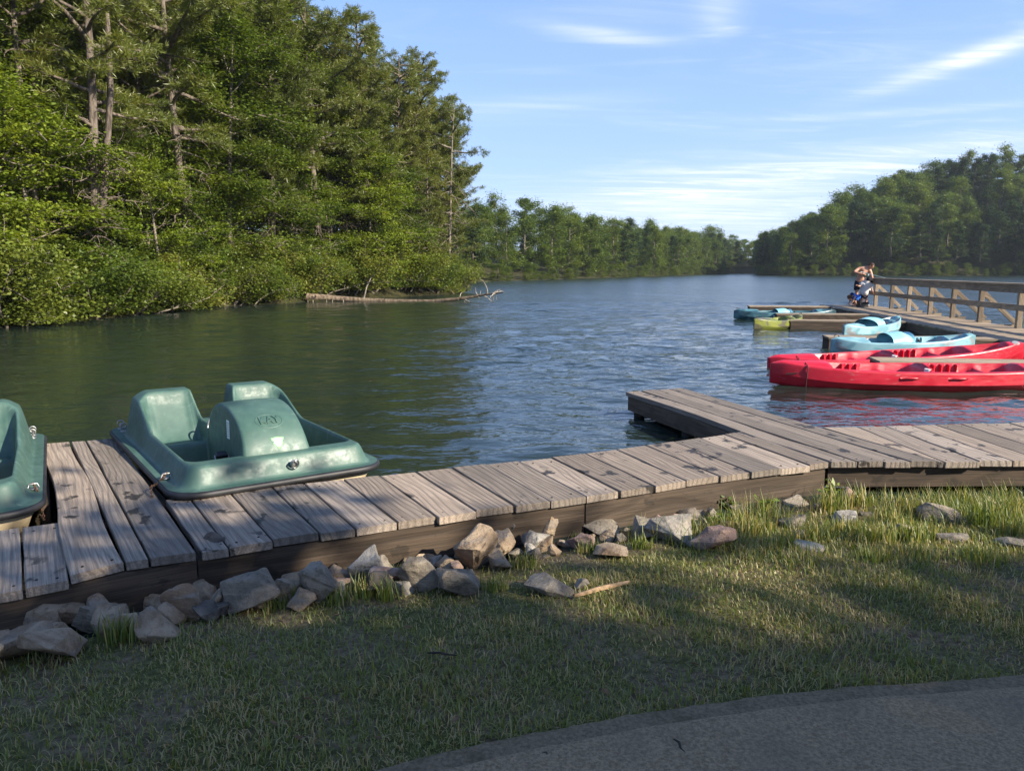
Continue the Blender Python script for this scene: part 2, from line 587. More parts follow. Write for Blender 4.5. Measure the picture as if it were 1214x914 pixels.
def land_z(x, y):
    x, y = np.asarray(x, float), np.asarray(y, float)
    d = shore_dist(x, y)
    dl = np.maximum(d, 0)
    left = 0.35 * np.minimum(dl, 1) + 0.34 * np.minimum(dl, 26) + 0.02 * dl
    far = 0.12 * np.minimum(dl, 2) + 0.14 * np.clip(dl - 2, 0, 40)
    hm = np.clip(0.8 + (x - 78) * 0.30, 0.8, 26) * (1 - 0.85 * sstep(258, 300, y))
    right = 0.12 * np.minimum(dl, 2) + np.minimum(0.46 * np.maximum(dl - 2, 0), hm + 0.05 * dl)
    near = 0.03 * dl + 0.3
    rw = sstep(0.30, 0.40, x / np.maximum(y, 1)) * (y > 120)
    z = np.where(y > 70, far + (right - far) * rw, np.where((x < -3) & (y > 5), left, near))
    z = z + 0.35 * wob(x, y, 0.21) * sstep(2, 10, dl)
    return np.where(d < 0, np.maximum(d * 0.3, -2.5) - 0.05, z)


def sheet(name, xs, ys, zf, mat, label):
    X, Y = np.meshgrid(xs, ys)
    Z = zf(X, Y)
    V = np.stack([X, Y, Z], -1).reshape(-1, 3)
    nx, ny = len(xs), len(ys)
    i = np.arange(nx * ny).reshape(ny, nx)
    F = np.stack([i[:-1, :-1], i[:-1, 1:], i[1:, 1:], i[1:, :-1]], -1).reshape(-1, 4)
    o = link(name, np_mesh(name, V, F, True), mat)
    tag(o, label, name.replace('_', ' '), kind='structure')
    return o


xs = np.concatenate([np.linspace(-45, -6, 40)[:-1], np.arange(-6, 9, 0.07), np.linspace(9, 45, 37)])
ys = np.concatenate([np.linspace(-60, 0.5, 50)[:-1], np.arange(0.5, 6.0, 0.06), np.linspace(6.0, 13, 18)])
sheet('ground', xs, ys, near_z, MATS['soil'], 'grassy earth bank sloping gently down to the dock')


def hills_z(x, y):
    z = land_z(x, y)
    hide = (np.abs(x) < 44) & (y < 12.5) & (y > -59)
    return np.where(hide, -3.0, z)


sheet('wooded_hills', np.arange(-300, 400, 3.0), np.arange(-150, 520, 3.0), hills_z, MATS['forest_floor'], 'leaf littered hills rising round the lake')

# the lake: a wide level sheet, with real wavelets on the stretches close enough to show them
rw_ = np.random.default_rng(17)
WAVES = []
for k in range(54):
    lam = 0.26 * (2.6 / 0.26) ** rw_.random()
    th = R(90) + rw_.normal(0, 0.62)
    slope = 0.031 * min(1.0, (1.1 / lam) ** 0.9)
    kk = 2 * math.pi / lam
    WAVES.append((lam, kk * math.cos(th), kk * math.sin(th), slope / kk, rw_.uniform(0, 6.283)))
WV, WF, wn = [], [], 0
for x0_, x1_, y0_, y1_, res in ((-11.0, 11.0, 2.0, 14.0, 0.065), (-20.0, 28.0, 14.0, 37.0, 0.15), (-44.0, 64.0, 37.0, 92.0, 0.42), (-80.0, 190.0, 92.0, 272.0, 1.3)):
    nx_, ny_ = int(round((x1_ - x0_) / res)) + 1, int(round((y1_ - y0_) / res)) + 1
    X_, Y_ = np.meshgrid(np.linspace(x0_, x1_, nx_), np.linspace(y0_, y1_, ny_))
    Z_ = np.zeros_like(X_)
    calm = 0.45 + 0.55 * sstep(-6.0, 3.5, X_ + 0.06 * Y_)
    gust_ = 0.8 + 0.3 * wob(X_, Y_, 0.16, 2)
    for lam, kx, ky, am, ph in WAVES:
        if lam > 3.6 * res:
            Z_ += am * np.sin(kx * X_ + ky * Y_ + ph)
    Z_ *= calm * gust_ * (0.5 + 0.5 * sstep(8.0, 17.0, Y_))
    edge_ = np.minimum(np.minimum(X_ - x0_, x1_ - X_), np.minimum(Y_ - y0_, y1_ - Y_))
    Z_ *= sstep(0, 4 * res, edge_)
    WV.append(np.stack([X_, Y_, Z_], -1).reshape(-1, 3))
    ii_ = np.arange(nx_ * ny_).reshape(ny_, nx_)
    WF.append(np.stack([ii_[:-1, :-1], ii_[:-1, 1:], ii_[1:, 1:], ii_[1:, :-1]], -1).reshape(-1, 4) + wn)
    wn += nx_ * ny_
big = np.array([(-500, -150, -0.09), (700, -150, -0.09), (700, 800, -0.09), (-500, 800, -0.09)])
WV.append(big)
WF.append(np.array([[wn, wn + 1, wn + 2, wn + 3]]))
tag(link('water', np_mesh('water', np.concatenate(WV), np.concatenate(WF), True), MATS['water']), 'rippled blue green lake reflecting sky and trees', 'lake', kind='structure')

# paved path with its worn edge band
PEDGE = [(-6.0, -1.4), (-4.2, 0.05), (-2.6, 0.98), (-1.3, 1.62), (-0.39, 2.02), (0.085, 2.19), (0.55, 2.33), (1.17, 2.45), (1.87, 2.54), (2.8, 2.62), (4.2, 2.66), (7, 2.6), (12, 2.3)]


def path_sheet(name, inset, dz, thick, rag, label):
    P = np.array(PEDGE)
    ts = np.linspace(0, len(P) - 1, 420)
    ex = np.interp(ts, np.arange(len(P)), P[:, 0])
    ey = np.interp(ts, np.arange(len(P)), P[:, 1])
    k = np.ones(21) / 21
    ex[10:-10], ey[10:-10] = np.convolve(ex, k, 'valid'), np.convolve(ey, k, 'valid')
    tx, ty = np.gradient(ex), np.gradient(ey)
    L = np.hypot(tx, ty)
    nx, ny = ty / L, -tx / L
    rng = np.random.default_rng(5)
    r = np.convolve(rng.normal(0, 1, len(ex) + 6), np.ones(7) / 7, 'valid') * rag
    ex, ey = ex + nx * (inset + r), ey + ny * (inset + r)
    offs = [0.0, 0.015, 0.1, 0.3, 0.7, 1.2, 1.7]
    V, F = [], []
    for i in range(len(ex)):
        for j, o_ in enumerate(offs):
            X, Y = ex[i] + nx[i] * o_, ey[i] + ny[i] * o_
            V.append((X, Y, 0.140 + dz - (0.004 if j == 0 else 0) + 0.003 * float(wob(X, Y, 2.0))))
        X, Y = ex[i], ey[i]
        V.append((X, Y, 0.140 + dz - thick))
    m = len(offs) + 1
    for i in range(len(ex) - 1):
        for j in range(m - 2):
            F.append((i * m + j, i * m + j + 1, (i + 1) * m + j + 1, (i + 1) * m + j))
        F.append((i * m, (i + 1) * m, (i + 1) * m + m - 1, i * m + m - 1))
    mb = MB()
    mb.add(V, F)
    return tag(mb.build(name, MATS['pavement' if inset else 'pavement_edge'], smooth=True, sharp=35), label, 'path', kind='structure')


path_sheet('path_edge', 0.0, 0.0, 0.06, 0.008, 'worn lower edge of the grey path beside the grass')
path_sheet('path', 0.105, 0.022, 0.03, 0.004, 'rough grey paved path along the grass')
# ------------------------------------------------------------------ trees: trunk + crown of leaf sized faces
def tubes_np(paths, sides=6):
    """paths: list of (points Nx3, radii N) -> V, F quads"""
    Vs, Fs, b = [], [], 0
    for P, rad in paths:
        P = np.asarray(P, float)
        m = len(P)
        T = np.gradient(P, axis=0)
        T /= np.linalg.norm(T, axis=1)[:, None] + 1e-9
        ref = np.array([0.31, 0.95, 0.05]) if abs(T[0, 2]) > 0.6 else np.array([0.05, 0.1, 1.0])
        A = np.cross(T, ref)
        A /= np.linalg.norm(A, axis=1)[:, None] + 1e-9
        B = np.cross(A, T)
        an = np.arange(sides) * 2 * math.pi / sides
        ring = (A[:, None, :] * np.cos(an)[None, :, None] + B[:, None, :] * np.sin(an)[None, :, None]) * np.asarray(rad)[:, None, None]
        Vs.append((P[:, None, :] + ring).reshape(-1, 3))
        i = np.arange(m - 1)[:, None] * sides
        k = np.arange(sides)[None, :]
        k2 = (k + 1) % sides
        Fs.append(np.stack([i + k, i + k2, i + sides + k2, i + sides + k], -1).reshape(-1, 4) + b)
        b += m * sides
    return np.concatenate(Vs), np.concatenate(Fs)


def unit(v):
    return v / (np.linalg.norm(v, axis=-1, keepdims=True) + 1e-9)


def leaves_np(C, size, rng, flat=0.5, aspect=0.62, droop=0.0):
    """one rhombus leaf at each centre"""
    n = len(C)
    nrm = rng.normal(0, 1, (n, 3))
    nrm[:, 2] = np.abs(nrm[:, 2]) + flat * 2.2
    nrm = unit(nrm)
    a = unit(np.cross(nrm, rng.normal(0, 1, (n, 3))))
    b = np.cross(nrm, a)
    s = (size * rng.uniform(0.65, 1.3, n))[:, None]
    a, b = a * s * 0.5, b * s * 0.5 * aspect
    fold = nrm * s * 0.08
    V = np.stack([C - a, C - b - fold, C + a, C + b - fold], 1).reshape(-1, 3)
    F = np.arange(n * 4).reshape(n, 4)
    return V, F


def needles_np(C, D, size, rng, per=8, width=0.10, spread=0.75):
    """tufts of needles: narrow blades fanning round a direction"""
    n = len(C)
    C = np.repeat(C, per, 0)
    d = unit(np.repeat(D, per, 0) + rng.normal(0, spread, (n * per, 3)))
    sd = unit(np.cross(d, rng.normal(0, 1, d.shape)))
    L = (size * rng.uniform(0.6, 1.2, n * per))[:, None]
    V = np.stack([C - sd * L * width * 0.3, C + d * L * 0.55 - sd * L * width * 0.5, C + d * L, C + d * L * 0.55 + sd * L * width * 0.5], 1).reshape(-1, 3)
    return V, np.arange(len(V)).reshape(-1, 4)


def bent(p, d, L, rng, n=6, sag=0.0, wig=0.12):
    p = np.array(p, float)
    d = np.array(d, float)
    d /= np.linalg.norm(d)
    pts = [p]
    for i in range(n):
        d = d + rng.normal(0, wig, 3) + np.array([0, 0, sag / n])
        d /= np.linalg.norm(d)
        p = p + d * L / n
        pts.append(p)
    return np.array(pts)


def trunk_path(h, r, rng, lean=0.03, n=12):
    z = np.linspace(-0.4, h, n)
    k = rng.normal(0, 1, 4)
    x = lean * h * k[0] * (z / h) ** 1.6 + 0.012 * h * np.sin(z / h * 5 + k[1])
    y = lean * h * k[2] * (z / h) ** 1.6 + 0.012 * h * np.sin(z / h * 4 + k[3])
    rad = r * (1 - np.clip(z, 0, h) / h) ** 0.75 + 0.02
    rad[0] *= 1.35
    rad[1] *= 1.08
    return np.stack([x, y, z], 1), rad


def on_trunk(P, z):
    return np.array([np.interp(z, P[:, 2], P[:, 0]), np.interp(z, P[:, 2], P[:, 1]), z])


def make_pine(seed, h, base, spread, r, tuft=0.235, dens=1.0, dead=14, top_round=0.5, double=False):
    """tall pine: bare trunk, dead stubs below, flat sprays of needles above"""
    rng = np.random.default_rng(seed)
    P, rad = trunk_path(h, r, rng)
    paths = [(P, rad)]
    if double:
        P2 = P + np.array([0.55, 0.2, 0]) * np.clip((P[:, 2:3] / h) * 2.2, 0.25, 1)
        paths.append((P2, rad * 0.8))
    C, D = [], []
    for i in range(dead):
        z = rng.uniform(0.10, max(base, 0.2) * 1.05) * h
        a = rng.uniform(0, 6.283)
        L = rng.uniform(0.5, 2.1) * (0.6 + 0.8 * z / h)
        bp = bent(on_trunk(P, z), (math.cos(a), math.sin(a), rng.uniform(-0.35, 0.35)), L, rng, 5, -0.3, 0.22)
        paths.append((bp, np.linspace(0.035, 0.010, 6)))
        for q in range(rng.integers(1, 4)):
            j = rng.integers(2, 5)
            tp = bent(bp[j], (math.cos(a + rng.normal(0, 1)), math.sin(a + rng.normal(0, 1)), rng.normal(-0.2, 0.5)), L * rng.uniform(0.25, 0.6), rng, 4, 0, 0.28)
            paths.append((tp, np.linspace(0.014, 0.006, 5)))
    nb = int((1 - base) * h * 4.6 * dens)
    for i in range(nb):
        f = (i + rng.uniform(0, 1)) / nb
        z = h * (base + (0.985 - base) * f)
        prof = (1 - f) ** top_round * (0.55 + 0.75 * min(1, f * 3.5))
        L = spread * prof * rng.uniform(0.55, 1.15) + 0.35
        a = rng.uniform(0, 6.283)
        rise = 0.05 + 0.55 * f + rng.normal(0, 0.16)
        bp = bent(on_trunk(P, z), (math.cos(a), math.sin(a), rise), L, rng, 6, 0.12, 0.12)
        paths.append((bp, np.linspace(0.045 + 0.012 * L, 0.012, 7)))
        for q in range(int(5 + 6 * L)):
            j = rng.uniform(0.30, 1.0)
            k = j * 6
            p0 = bp[int(min(5, k))] * (1 - (k - int(min(5, k)))) + bp[int(min(5, k)) + 1] * (k - int(min(5, k)))
            side = rng.normal(0, 0.95)
            d = np.array([math.cos(a + side), math.sin(a + side), rng.normal(0.12, 0.22)])
            tl = rng.uniform(0.25, 0.75) * (1.2 - 0.5 * j)
            tp = p0 + d * tl
            if q % 3 == 0:
                paths.append((np.array([p0, (p0 + tp) / 2 + rng.normal(0, 0.04, 3), tp]), np.array([0.014, 0.010, 0.006])))
            for e in range(6):
                u = rng.uniform(0.25, 1.08)
                C.append(p0 + d * tl * u + rng.normal(0, 0.09, 3) * np.array([1, 1, 0.6]))
                D.append(d + np.array([0, 0, 0.35]))
    C, D = np.array(C), unit(np.array(D))
    return tubes_np(paths), needles_np(C, D, tuft, rng)


def make_broad(seed, h, base, spread, r, leaf=0.19, n_leaf=16000, layer=0.45, limbs=22, bare=0):
    """broadleaf tree with layered sprays of leaves"""
    rng = np.random.default_rng(seed)
    P, rad = trunk_path(h * 0.96, r, rng, 0.05)
    paths = [(P, rad)]
    tips = []
    for i in range(limbs):
        f = (i + rng.uniform(0.1, 0.9)) / limbs
        z = h * (base + (0.93 - base) * f)
        prof = math.sin(math.pi * min(1, 0.18 + 0.80 * f)) ** 0.6
        L = spread * prof * rng.uniform(0.6, 1.12) + 0.3
        a = i * 2.4 + rng.normal(0, 0.5)
        bp = bent(on_trunk(P, z), (math.cos(a), math.sin(a), 0.25 + 0.75 * f), L, rng, 6, -0.15, 0.14)
        paths.append((bp, np.linspace(r * 0.42 * (1.1 - 0.6 * f), 0.014, 7)))
        for q in range(int(4 + 2.5 * L)):
            k = rng.integers(2, 7)
            b2 = a + rng.normal(0, 0.9)
            tp = bent(bp[k], (math.cos(b2), math.sin(b2), rng.normal(0.1, 0.3)), L * rng.uniform(0.2, 0.5), rng, 3, 0, 0.2)
            paths.append((tp, np.linspace(0.025, 0.008, 4)))
            tips.append(tp[-1])
            tips.append(tp[1])
        tips.append(bp[-1])
    for i in range(bare):
        z = rng.uniform(0.1, base) * h
        a = rng.uniform(0, 6.283)
        paths.append((bent(on_trunk(P, z), (math.cos(a), math.sin(a), 0.3), rng.uniform(0.6, 1.6), rng, 5, 0, 0.25), np.linspace(0.03, 0.008, 6)))
    tips = np.array(tips)
    tips = tips[rng.permutation(len(tips))]
    k = (rng.random(n_leaf) ** 1.45 * len(tips)).astype(int)
    sc = rng.uniform(0.20, 0.50, len(tips))[k][:, None] * spread / 2.6
    C = tips[k] + rng.normal(0, 1, (n_leaf, 3)) * sc * np.array([1.0, 1.0, layer])
    return tubes_np(paths), leaves_np(C, leaf, rng, 0.55)


def make_shrub(seed, h, w, leaf=0.078, n_leaf=16000):
    rng = np.random.default_rng(seed)
    paths, tips = [], []
    for i in range(16):
        a = rng.uniform(0, 6.283)
        bp = bent((rng.normal(0, w * 0.14), rng.normal(0, w * 0.14), -0.2), (math.cos(a) * 0.7, math.sin(a) * 0.7, rng.uniform(0.5, 1.4)), rng.uniform(0.6, 1.1) * max(h, w * 0.7), rng, 6, -0.3, 0.16)
        paths.append((bp, np.linspace(0.03, 0.008, 7)))
        for q in range(8):
            k = rng.integers(2, 7)
            tp = bent(bp[k], rng.normal(0, 1, 3) + np.array([0, 0, 0.4]), rng.uniform(0.25, 0.6) * h * 0.5, rng, 3, 0, 0.25)
            paths.append((tp, np.linspace(0.012, 0.005, 4)))
            tips.append(tp[-1])
        tips.append(bp[-1])
    tips = np.array(tips)
    tips[:, 2] = np.abs(tips[:, 2])
    tips = tips[rng.permutation(len(tips))]
    k = (rng.random(n_leaf) ** 1.7 * len(tips)).astype(int)
    C = tips[k] + rng.normal(0, 1, (n_leaf, 3)) * rng.uniform(0.09, 0.26, len(tips))[k][:, None] * np.array([1, 1, 0.8])
    C[:, 2] = np.abs(C[:, 2] - 0.05) + 0.03
    return tubes_np(paths), leaves_np(C, leaf, rng, 0.35)


def make_far(seed, h, spread, conifer, n_leaf=9000, leaf=0.27):
    """tree of a far shore"""
    rng = np.random.default_rng(seed)
    P, rad = trunk_path(h * 0.97, h * 0.017, rng, 0.03, 8)
    paths = [(P, rad)]
    clumps = []
    nb = 34 if not conifer else 46
    for i in range(nb):
        f = (i + rng.uniform(0, 1)) / nb
        b0 = 0.10 if not conifer else 0.30
        z = h * (b0 + (0.97 - b0) * f)
        prof = (math.sin(math.pi * min(1, 0.22 + 0.74 * f)) ** 0.6) if not conifer else ((1 - f) ** 0.62 * 0.95 + 0.06)
        L = spread * prof * rng.uniform(0.55, 1.15)
        a = rng.uniform(0, 6.283)
        bp = bent(on_trunk(P, z), (math.cos(a), math.sin(a), (0.2 + 0.6 * f) if not conifer else 0.1), L, rng, 3, 0, 0.12)
        if i % 2 == 0:
            paths.append((bp, np.linspace(0.07, 0.02, 4)))
        clumps += [bp[-1], bp[2], (bp[2] + bp[3]) / 2 + rng.normal(0, 0.25, 3)]
    clumps = np.array(clumps)
    clumps = clumps[rng.permutation(len(clumps))]
    k = (rng.random(n_leaf) ** 1.5 * len(clumps)).astype(int)
    sc = rng.uniform(0.3, 0.72, len(clumps))[k][:, None] * spread / 3.0
    C = clumps[k] + rng.normal(0, 1, (n_leaf, 3)) * sc * np.array([1, 1, 0.36 if conifer else 0.62])
    return tubes_np(paths, 5), leaves_np(C, leaf, rng, 0.45 if not conifer else 0.6, 0.7)


PROTO = {}


def proto(key, data, leafmat, barkmat, h):
    (tv, tf), (lv, lf) = data
    t = np_mesh('trunk', tv, tf, True)
    t.materials.append(MATS[barkmat])
    c = np_mesh('crown', lv, lf)
    c.materials.append(MATS[leafmat])
    PROTO[key] = (t, c, h)


def plant(key, name, x, y, z, h=None, rz=0.0, label='', cat='tree', group=None, fat=1.0, lean=(0, 0), crown='crown'):
    t, c, h0 = PROTO[key]
    s = (h or h0) / h0
    root = empty(name, (x, y, z), rz)
    root.rotation_euler = (lean[0], lean[1], rz)
    root.scale = (s * fat, s * fat, s)
    tag(root, label, cat, group)
    link('trunk' if crown == 'crown' else 'stem', t, None, root)
    link(crown, c, None, root)
    return root


proto('pine_a', make_pine(11, 15, 0.36, 2.9, 0.15, dens=1.15), 'leaf_pine', 'bark_pine', 15)
proto('pine_b', make_pine(12, 15, 0.24, 2.6, 0.135, dead=22, dens=1.15), 'leaf_pine', 'bark_pine', 15)
proto('pine_c', make_pine(13, 15, 0.50, 2.5, 0.125, dead=26), 'leaf_pine', 'bark_pine', 15)
proto('pine_twin', make_pine(14, 16, 0.36, 3.0, 0.18, dead=50, dens=0.9, double=True), 'leaf_pine', 'bark_pine', 16)
proto('pine_low', make_pine(15, 9, 0.10, 2.6, 0.12, dead=6, tuft=0.21), 'leaf_pine', 'bark_pine', 9)
proto('snag', make_pine(16, 12, 0.62, 1.9, 0.11, dead=30, dens=0.42), 'leaf_pine', 'bark_grey', 12)
proto('broad_a', make_broad(21, 12, 0.18, 3.0, 0.16, n_leaf=33000, leaf=0.135), 'leaf_broad', 'bark_grey', 12)
proto('broad_b', make_broad(22, 12, 0.28, 2.7, 0.15, n_leaf=30000, layer=0.28, leaf=0.135), 'leaf_broad', 'bark_grey', 12)
proto('broad_c', make_broad(23, 12, 0.10, 3.2, 0.17, n_leaf=34000, layer=0.5, leaf=0.135), 'leaf_broad', 'bark_grey', 12)
proto('young', make_broad(24, 6, 0.12, 1.9, 0.06, leaf=0.115, n_leaf=15000, layer=0.22, limbs=18), 'leaf_bright', 'bark_grey', 6)
proto('under', make_broad(25, 6, 0.10, 2.2, 0.07, leaf=0.11, n_leaf=18000, layer=0.25, limbs=18), 'leaf_broad', 'bark_grey', 6)
proto('pole', make_broad(26, 14, 0.46, 2.3, 0.095, leaf=0.13, n_leaf=17000, layer=0.4, limbs=18, bare=10), 'leaf_broad', 'bark_grey', 14)
proto('shrub_a', make_shrub(31, 2.0, 2.2), 'leaf_shrub', 'bark_grey', 2.0)
proto('shrub_b', make_shrub(32, 1.6, 2.4), 'leaf_shrub', 'bark_grey', 1.6)
proto('shrub_c', make_shrub(33, 2.4, 2.0, n_leaf=17000), 'leaf_broad', 'bark_grey', 2.4)
for i in range(4):
    proto('far_%d' % i, make_far(41 + i, 12, (3.2, 2.8, 3.5, 2.5)[i], False), 'leaf_far', 'bark_grey', 12)
for i in range(3):
    proto('farc_%d' % i, make_far(51 + i, 14, (2.4, 2.1, 2.9)[i], True), 'leaf_far_conifer', 'bark_grey', 14)
for i in range(2):
    proto('shade_%d' % i, make_broad(61 + i, 11, 0.2, 3.2, 0.17, leaf=0.34, n_leaf=15000, layer=0.7), 'leaf_broad', 'bark_grey', 11)

rnd = random.Random(77)
# ---- left bank, trees that can be told apart (photo column, distance, kind, height, label)
SPECIAL = [
    ('pine_twin', 160, 25.5, 16.0, 'twin trunked pine bristling with dead lower branches on near wooded bank', 0.4),
    ('pine_b', 130, 28.5, 12.5, 'dead limbed pine close beside the twin trunked pine', 1.0),
    ('pine_a', 274, 31.0, 17.0, 'tall straight reddish trunked pine above the shrubs of near bank', 2.2),
    ('pine_c', 243, 33.5, 17.0, 'slender leaning pine beside the tall straight reddish pine', 3.0),
    ('pine_a', 378, 40.0, 16.5, 'pine with broad crown standing behind the stranded log', 0.2),
    ('pine_b', 352, 36.5, 15.0, 'dense dark pine on bank near root end of stranded log', 4.2),
    ('pine_c', 470, 47.0, 12.8, 'bare stemmed pine near the wooded point', 5.2),
    ('pine_a', 510, 50.0, 14.2, 'tallest pine at tip of the wooded point, flat topped', 1.2),
    ('pine_b', 432, 44.0, 14.6, 'thick crowned pine just inland of the wooded point', 2.9),
    ('pine_c', 62, 25.5, 15.0, 'thin pale stemmed pine among the leafy understory of near bank', 2.0),
    ('pine_low', 500, 48.3, 6.0, 'low spreading dark conifer overhanging water at the wooded point', 0.6),
    ('pine_low', 520, 49.5, 5.0, 'small drooping conifer at outermost tip of the wooded point', 2.6),
    ('young', 446, 42.6, 7.0, 'yellow green young maple glowing above shrubs by the stranded log', 0.9),
    ('young', 6, 22.8, 6.4, 'bright lime leaved sapling arching over near end of wooded bank', 3.3),
    ('broad_b', 300, 33.5, 11.5, 'leafy beech leaning out between the bank pines', 1.4),
    ('pine_b', 492, 51.0, 13.2, 'dense pine shouldering the flat topped pine at the wooded point', 1.9),
    ('pine_a', 528, 53.5, 12.4, 'bushy pine on outer slope of the wooded point', 3.7),
    ('pine_b', 538, 53.0, 11.5, 'shorter dense pine leaning over the tip of wooded point', 4.4),
    ('pine_b', 455, 48.5, 14.0, 'dark close grown pine behind the yellow green maple', 0.1),
    ('pine_low', 476, 47.2, 7.5, 'thick low conifer beside the yellow green maple', 3.9),
    ('pine_low', 530, 51.0, 9.0, 'full bushy conifer sweeping to the ground at tip of wooded point', 5.5),
    ('pine_low', 512, 48.8, 8.0, 'dense young conifer under the flat topped pine', 1.5),
    ('young', 395, 41.5, 5.0, 'small pale green sapling behind middle of the stranded log', 4.9),
]
used = []
for key, c, Y, h, lab, rz in SPECIAL:
    x = col_x(c, Y)
    d = float(shore_dist(x, Y))
    while d < 0.7:
        x -= 0.4
        Y += 0.25
        d = float(shore_dist(x, Y))
    ln = (0, 0)
    if 'leaning' in lab: ln = (0, R(5))
    plant(key, 'young_maple' if key == 'young' else ('beech_tree' if key == 'broad_b' else 'pine_tree'), x, Y, float(land_z(x, Y)), h, rz, lab, 'tree', lean=ln)
    used.append((x, Y))
x, Y = col_x(533, 49.0), 49.0
plant('snag', 'half_dead_pine', x - 0.3, Y, float(land_z(x, Y)) - 0.1, 12.2, 0.5, 'half dead leaning pine with thin ragged top at wooded point', 'tree', lean=(0, R(6)))
used.append((x, Y))


def skyline_far(c):
    return float(np.interp(c, [480, 560, 600, 625, 660, 700, 740, 800, 830, 860, 885, 940, 990, 1040, 1100, 1150, 1200, 1300], [240, 243, 240, 243, 254, 261, 266, 264, 274, 283, 284, 270, 236, 208, 197, 182, 163, 120]))


def skyline(c):
    """how high the wood reaches in photo column c (pixel row)"""
    return float(np.interp(c, [0, 340, 375, 400, 420, 450, 475, 500, 525, 545, 560, 575], [-400, -120, 2, 40, 66, 100, 118, 128, 160, 205, 246, 300]))


KIND = {'far_0': 'round crowned', 'far_1': 'tall leafy', 'far_2': 'broad spreading', 'far_3': 'narrow leafy', 'farc_0': 'dark pointed conifer', 'farc_1': 'slim dark conifer', 'farc_2': 'broad dark conifer',
        'broad_a': 'dense leafed', 'broad_b': 'layered', 'broad_c': 'low branched', 'pole': 'slim', 'pine_a': 'broad crowned', 'pine_b': 'low crowned', 'pine_c': 'bare stemmed', 'under': 'dark leaved', 'young': 'bright leaved'}


def fill(n, box, dmin, dmax, keys, gap, hr, name, label, group, cat='tree', crown='crown', zoff=0.0, fat=(0.9, 1.2), seed=1):
    r = random.Random(seed)
    pts = []
    tries = 0
    while len(pts) < n and tries < n * 400:
        tries += 1
        x, y = r.uniform(box[0], box[1]), r.uniform(box[2], box[3])
        c = pix(x, y, 2.0)[0]
        if c < -130 or c > 1340:
            continue
        if not dmin < float(shore_dist(x, y)) < dmax:
            continue
        if any((x - a) ** 2 + (y - b) ** 2 < gap * gap for a, b in pts) or any((x - a) ** 2 + (y - b) ** 2 < (gap * 0.5) ** 2 for a, b in used):
            continue
        pts.append((x, y))
        z = float(land_z(x, y))
        h = r.uniform(*hr)
        top = skyline(c)
        if top > -200 and y < 70 and cat == 'tree':
            # keep the wood's outline: no crown above the skyline
            hmax = EYE + (319 - top) / FPX * y / math.cos(PITCH) - z
            h = min(h, max(hmax * r.uniform(0.86, 1.0), 3.0))
        elif y >= 70 and cat == 'tree':
            hmax = EYE + (319 - skyline_far(c)) / FPX * y / math.cos(PITCH) - z
            if hmax < 3.5:
                pts.pop()
                continue
            h = min(h, hmax * r.uniform(0.74, 1.12))
        key = r.choice(keys)
        lab = label.replace('KIND', KIND.get(key, ''))
        plant(key, name, x, y, z + zoff, h, r.uniform(0, 6.283), lab, cat, group, r.uniform(*fat), crown=crown)
    return pts


fill(13, (-60, -2, 19, 60), 1.2, 4.5, ['pole', 'pole', 'pine_c'], 2.1, (12, 15.5), 'slender_tree', 'slender tree with long bare lower trunk behind the bank shrubs', 'slender trees of the near bank', seed=14)
fill(21, (-60, -2, 19, 60), 0.9, 3.6, ['under', 'young', 'young'], 1.7, (3.8, 7.2), 'understory_tree', 'small KIND understory tree in layered sprays along the near wooded bank', 'understory trees of the near bank', seed=2)
fill(26, (-60, -2, 19, 60), 2.0, 9.0, ['broad_a', 'broad_b', 'broad_c'], 2.4, (8, 12.5), 'broadleaf_tree', 'green KIND broadleaf tree crowding the near wooded bank', 'broadleaf trees of the near bank', seed=3)
fill(26, (-60, -2, 19, 60), 2.0, 11.0, ['pine_a', 'pine_b', 'pine_a', 'pine_b', 'pine_c'], 2.3, (13, 17), 'pine_tree', 'KIND pine rising among the broadleaf trees of the near wooded bank', 'pines of the near bank', seed=4)
fill(36, (-75, -2, 19, 68), 9.0, 24, ['broad_a', 'broad_c', 'pine_b', 'pine_a', 'broad_c'], 3.2, (12, 16), 'forest_tree', 'tall KIND forest tree on the slope behind the near wooded bank', 'trees on the slope behind the near bank', seed=5)

# ---- shrubs at the water's edge
SHR = [(12, 21.7, 'shrub_a', 2.5), (45, 22.0, 'shrub_b', 1.7), (-60, 20.8, 'shrub_a', 2.4), (92, 25.2, 'shrub_c', 2.5), (125, 25.6, 'shrub_b', 1.4), (150, 27.2, 'shrub_c', 2.3), (185, 29.2, 'shrub_a', 1.9),
       (118, 24.6, 'shrub_b', 1.1), (215, 30.6, 'shrub_b', 1.7), (240, 32.3, 'shrub_a', 1.9), (268, 33.2, 'shrub_c', 2.2), (295, 34.8, 'shrub_b', 2.0), (320, 36.6, 'shrub_a', 2.4), (345, 38.2, 'shrub_b', 2.1),
       (372, 39.8, 'shrub_c', 2.6), (398, 41.2, 'shrub_a', 2.4), (420, 42.8, 'shrub_b', 2.4), (443, 44.2, 'shrub_c', 2.6), (466, 45.6, 'shrub_a', 2.4), (488, 47.0, 'shrub_b', 2.3), (505, 48.0, 'shrub_c', 2.4), (524, 49.0, 'shrub_a', 2.2), (75, 23.8, 'shrub_b', 1.5),
       (536, 51.0, 'shrub_b', 1.8), (30, 23.6, 'shrub_c', 2.4), (170, 31, 'shrub_c', 2.6), (205, 33, 'shrub_c', 2.6), (255, 35, 'shrub_a', 2.5), (310, 38.5, 'shrub_c', 2.8)]
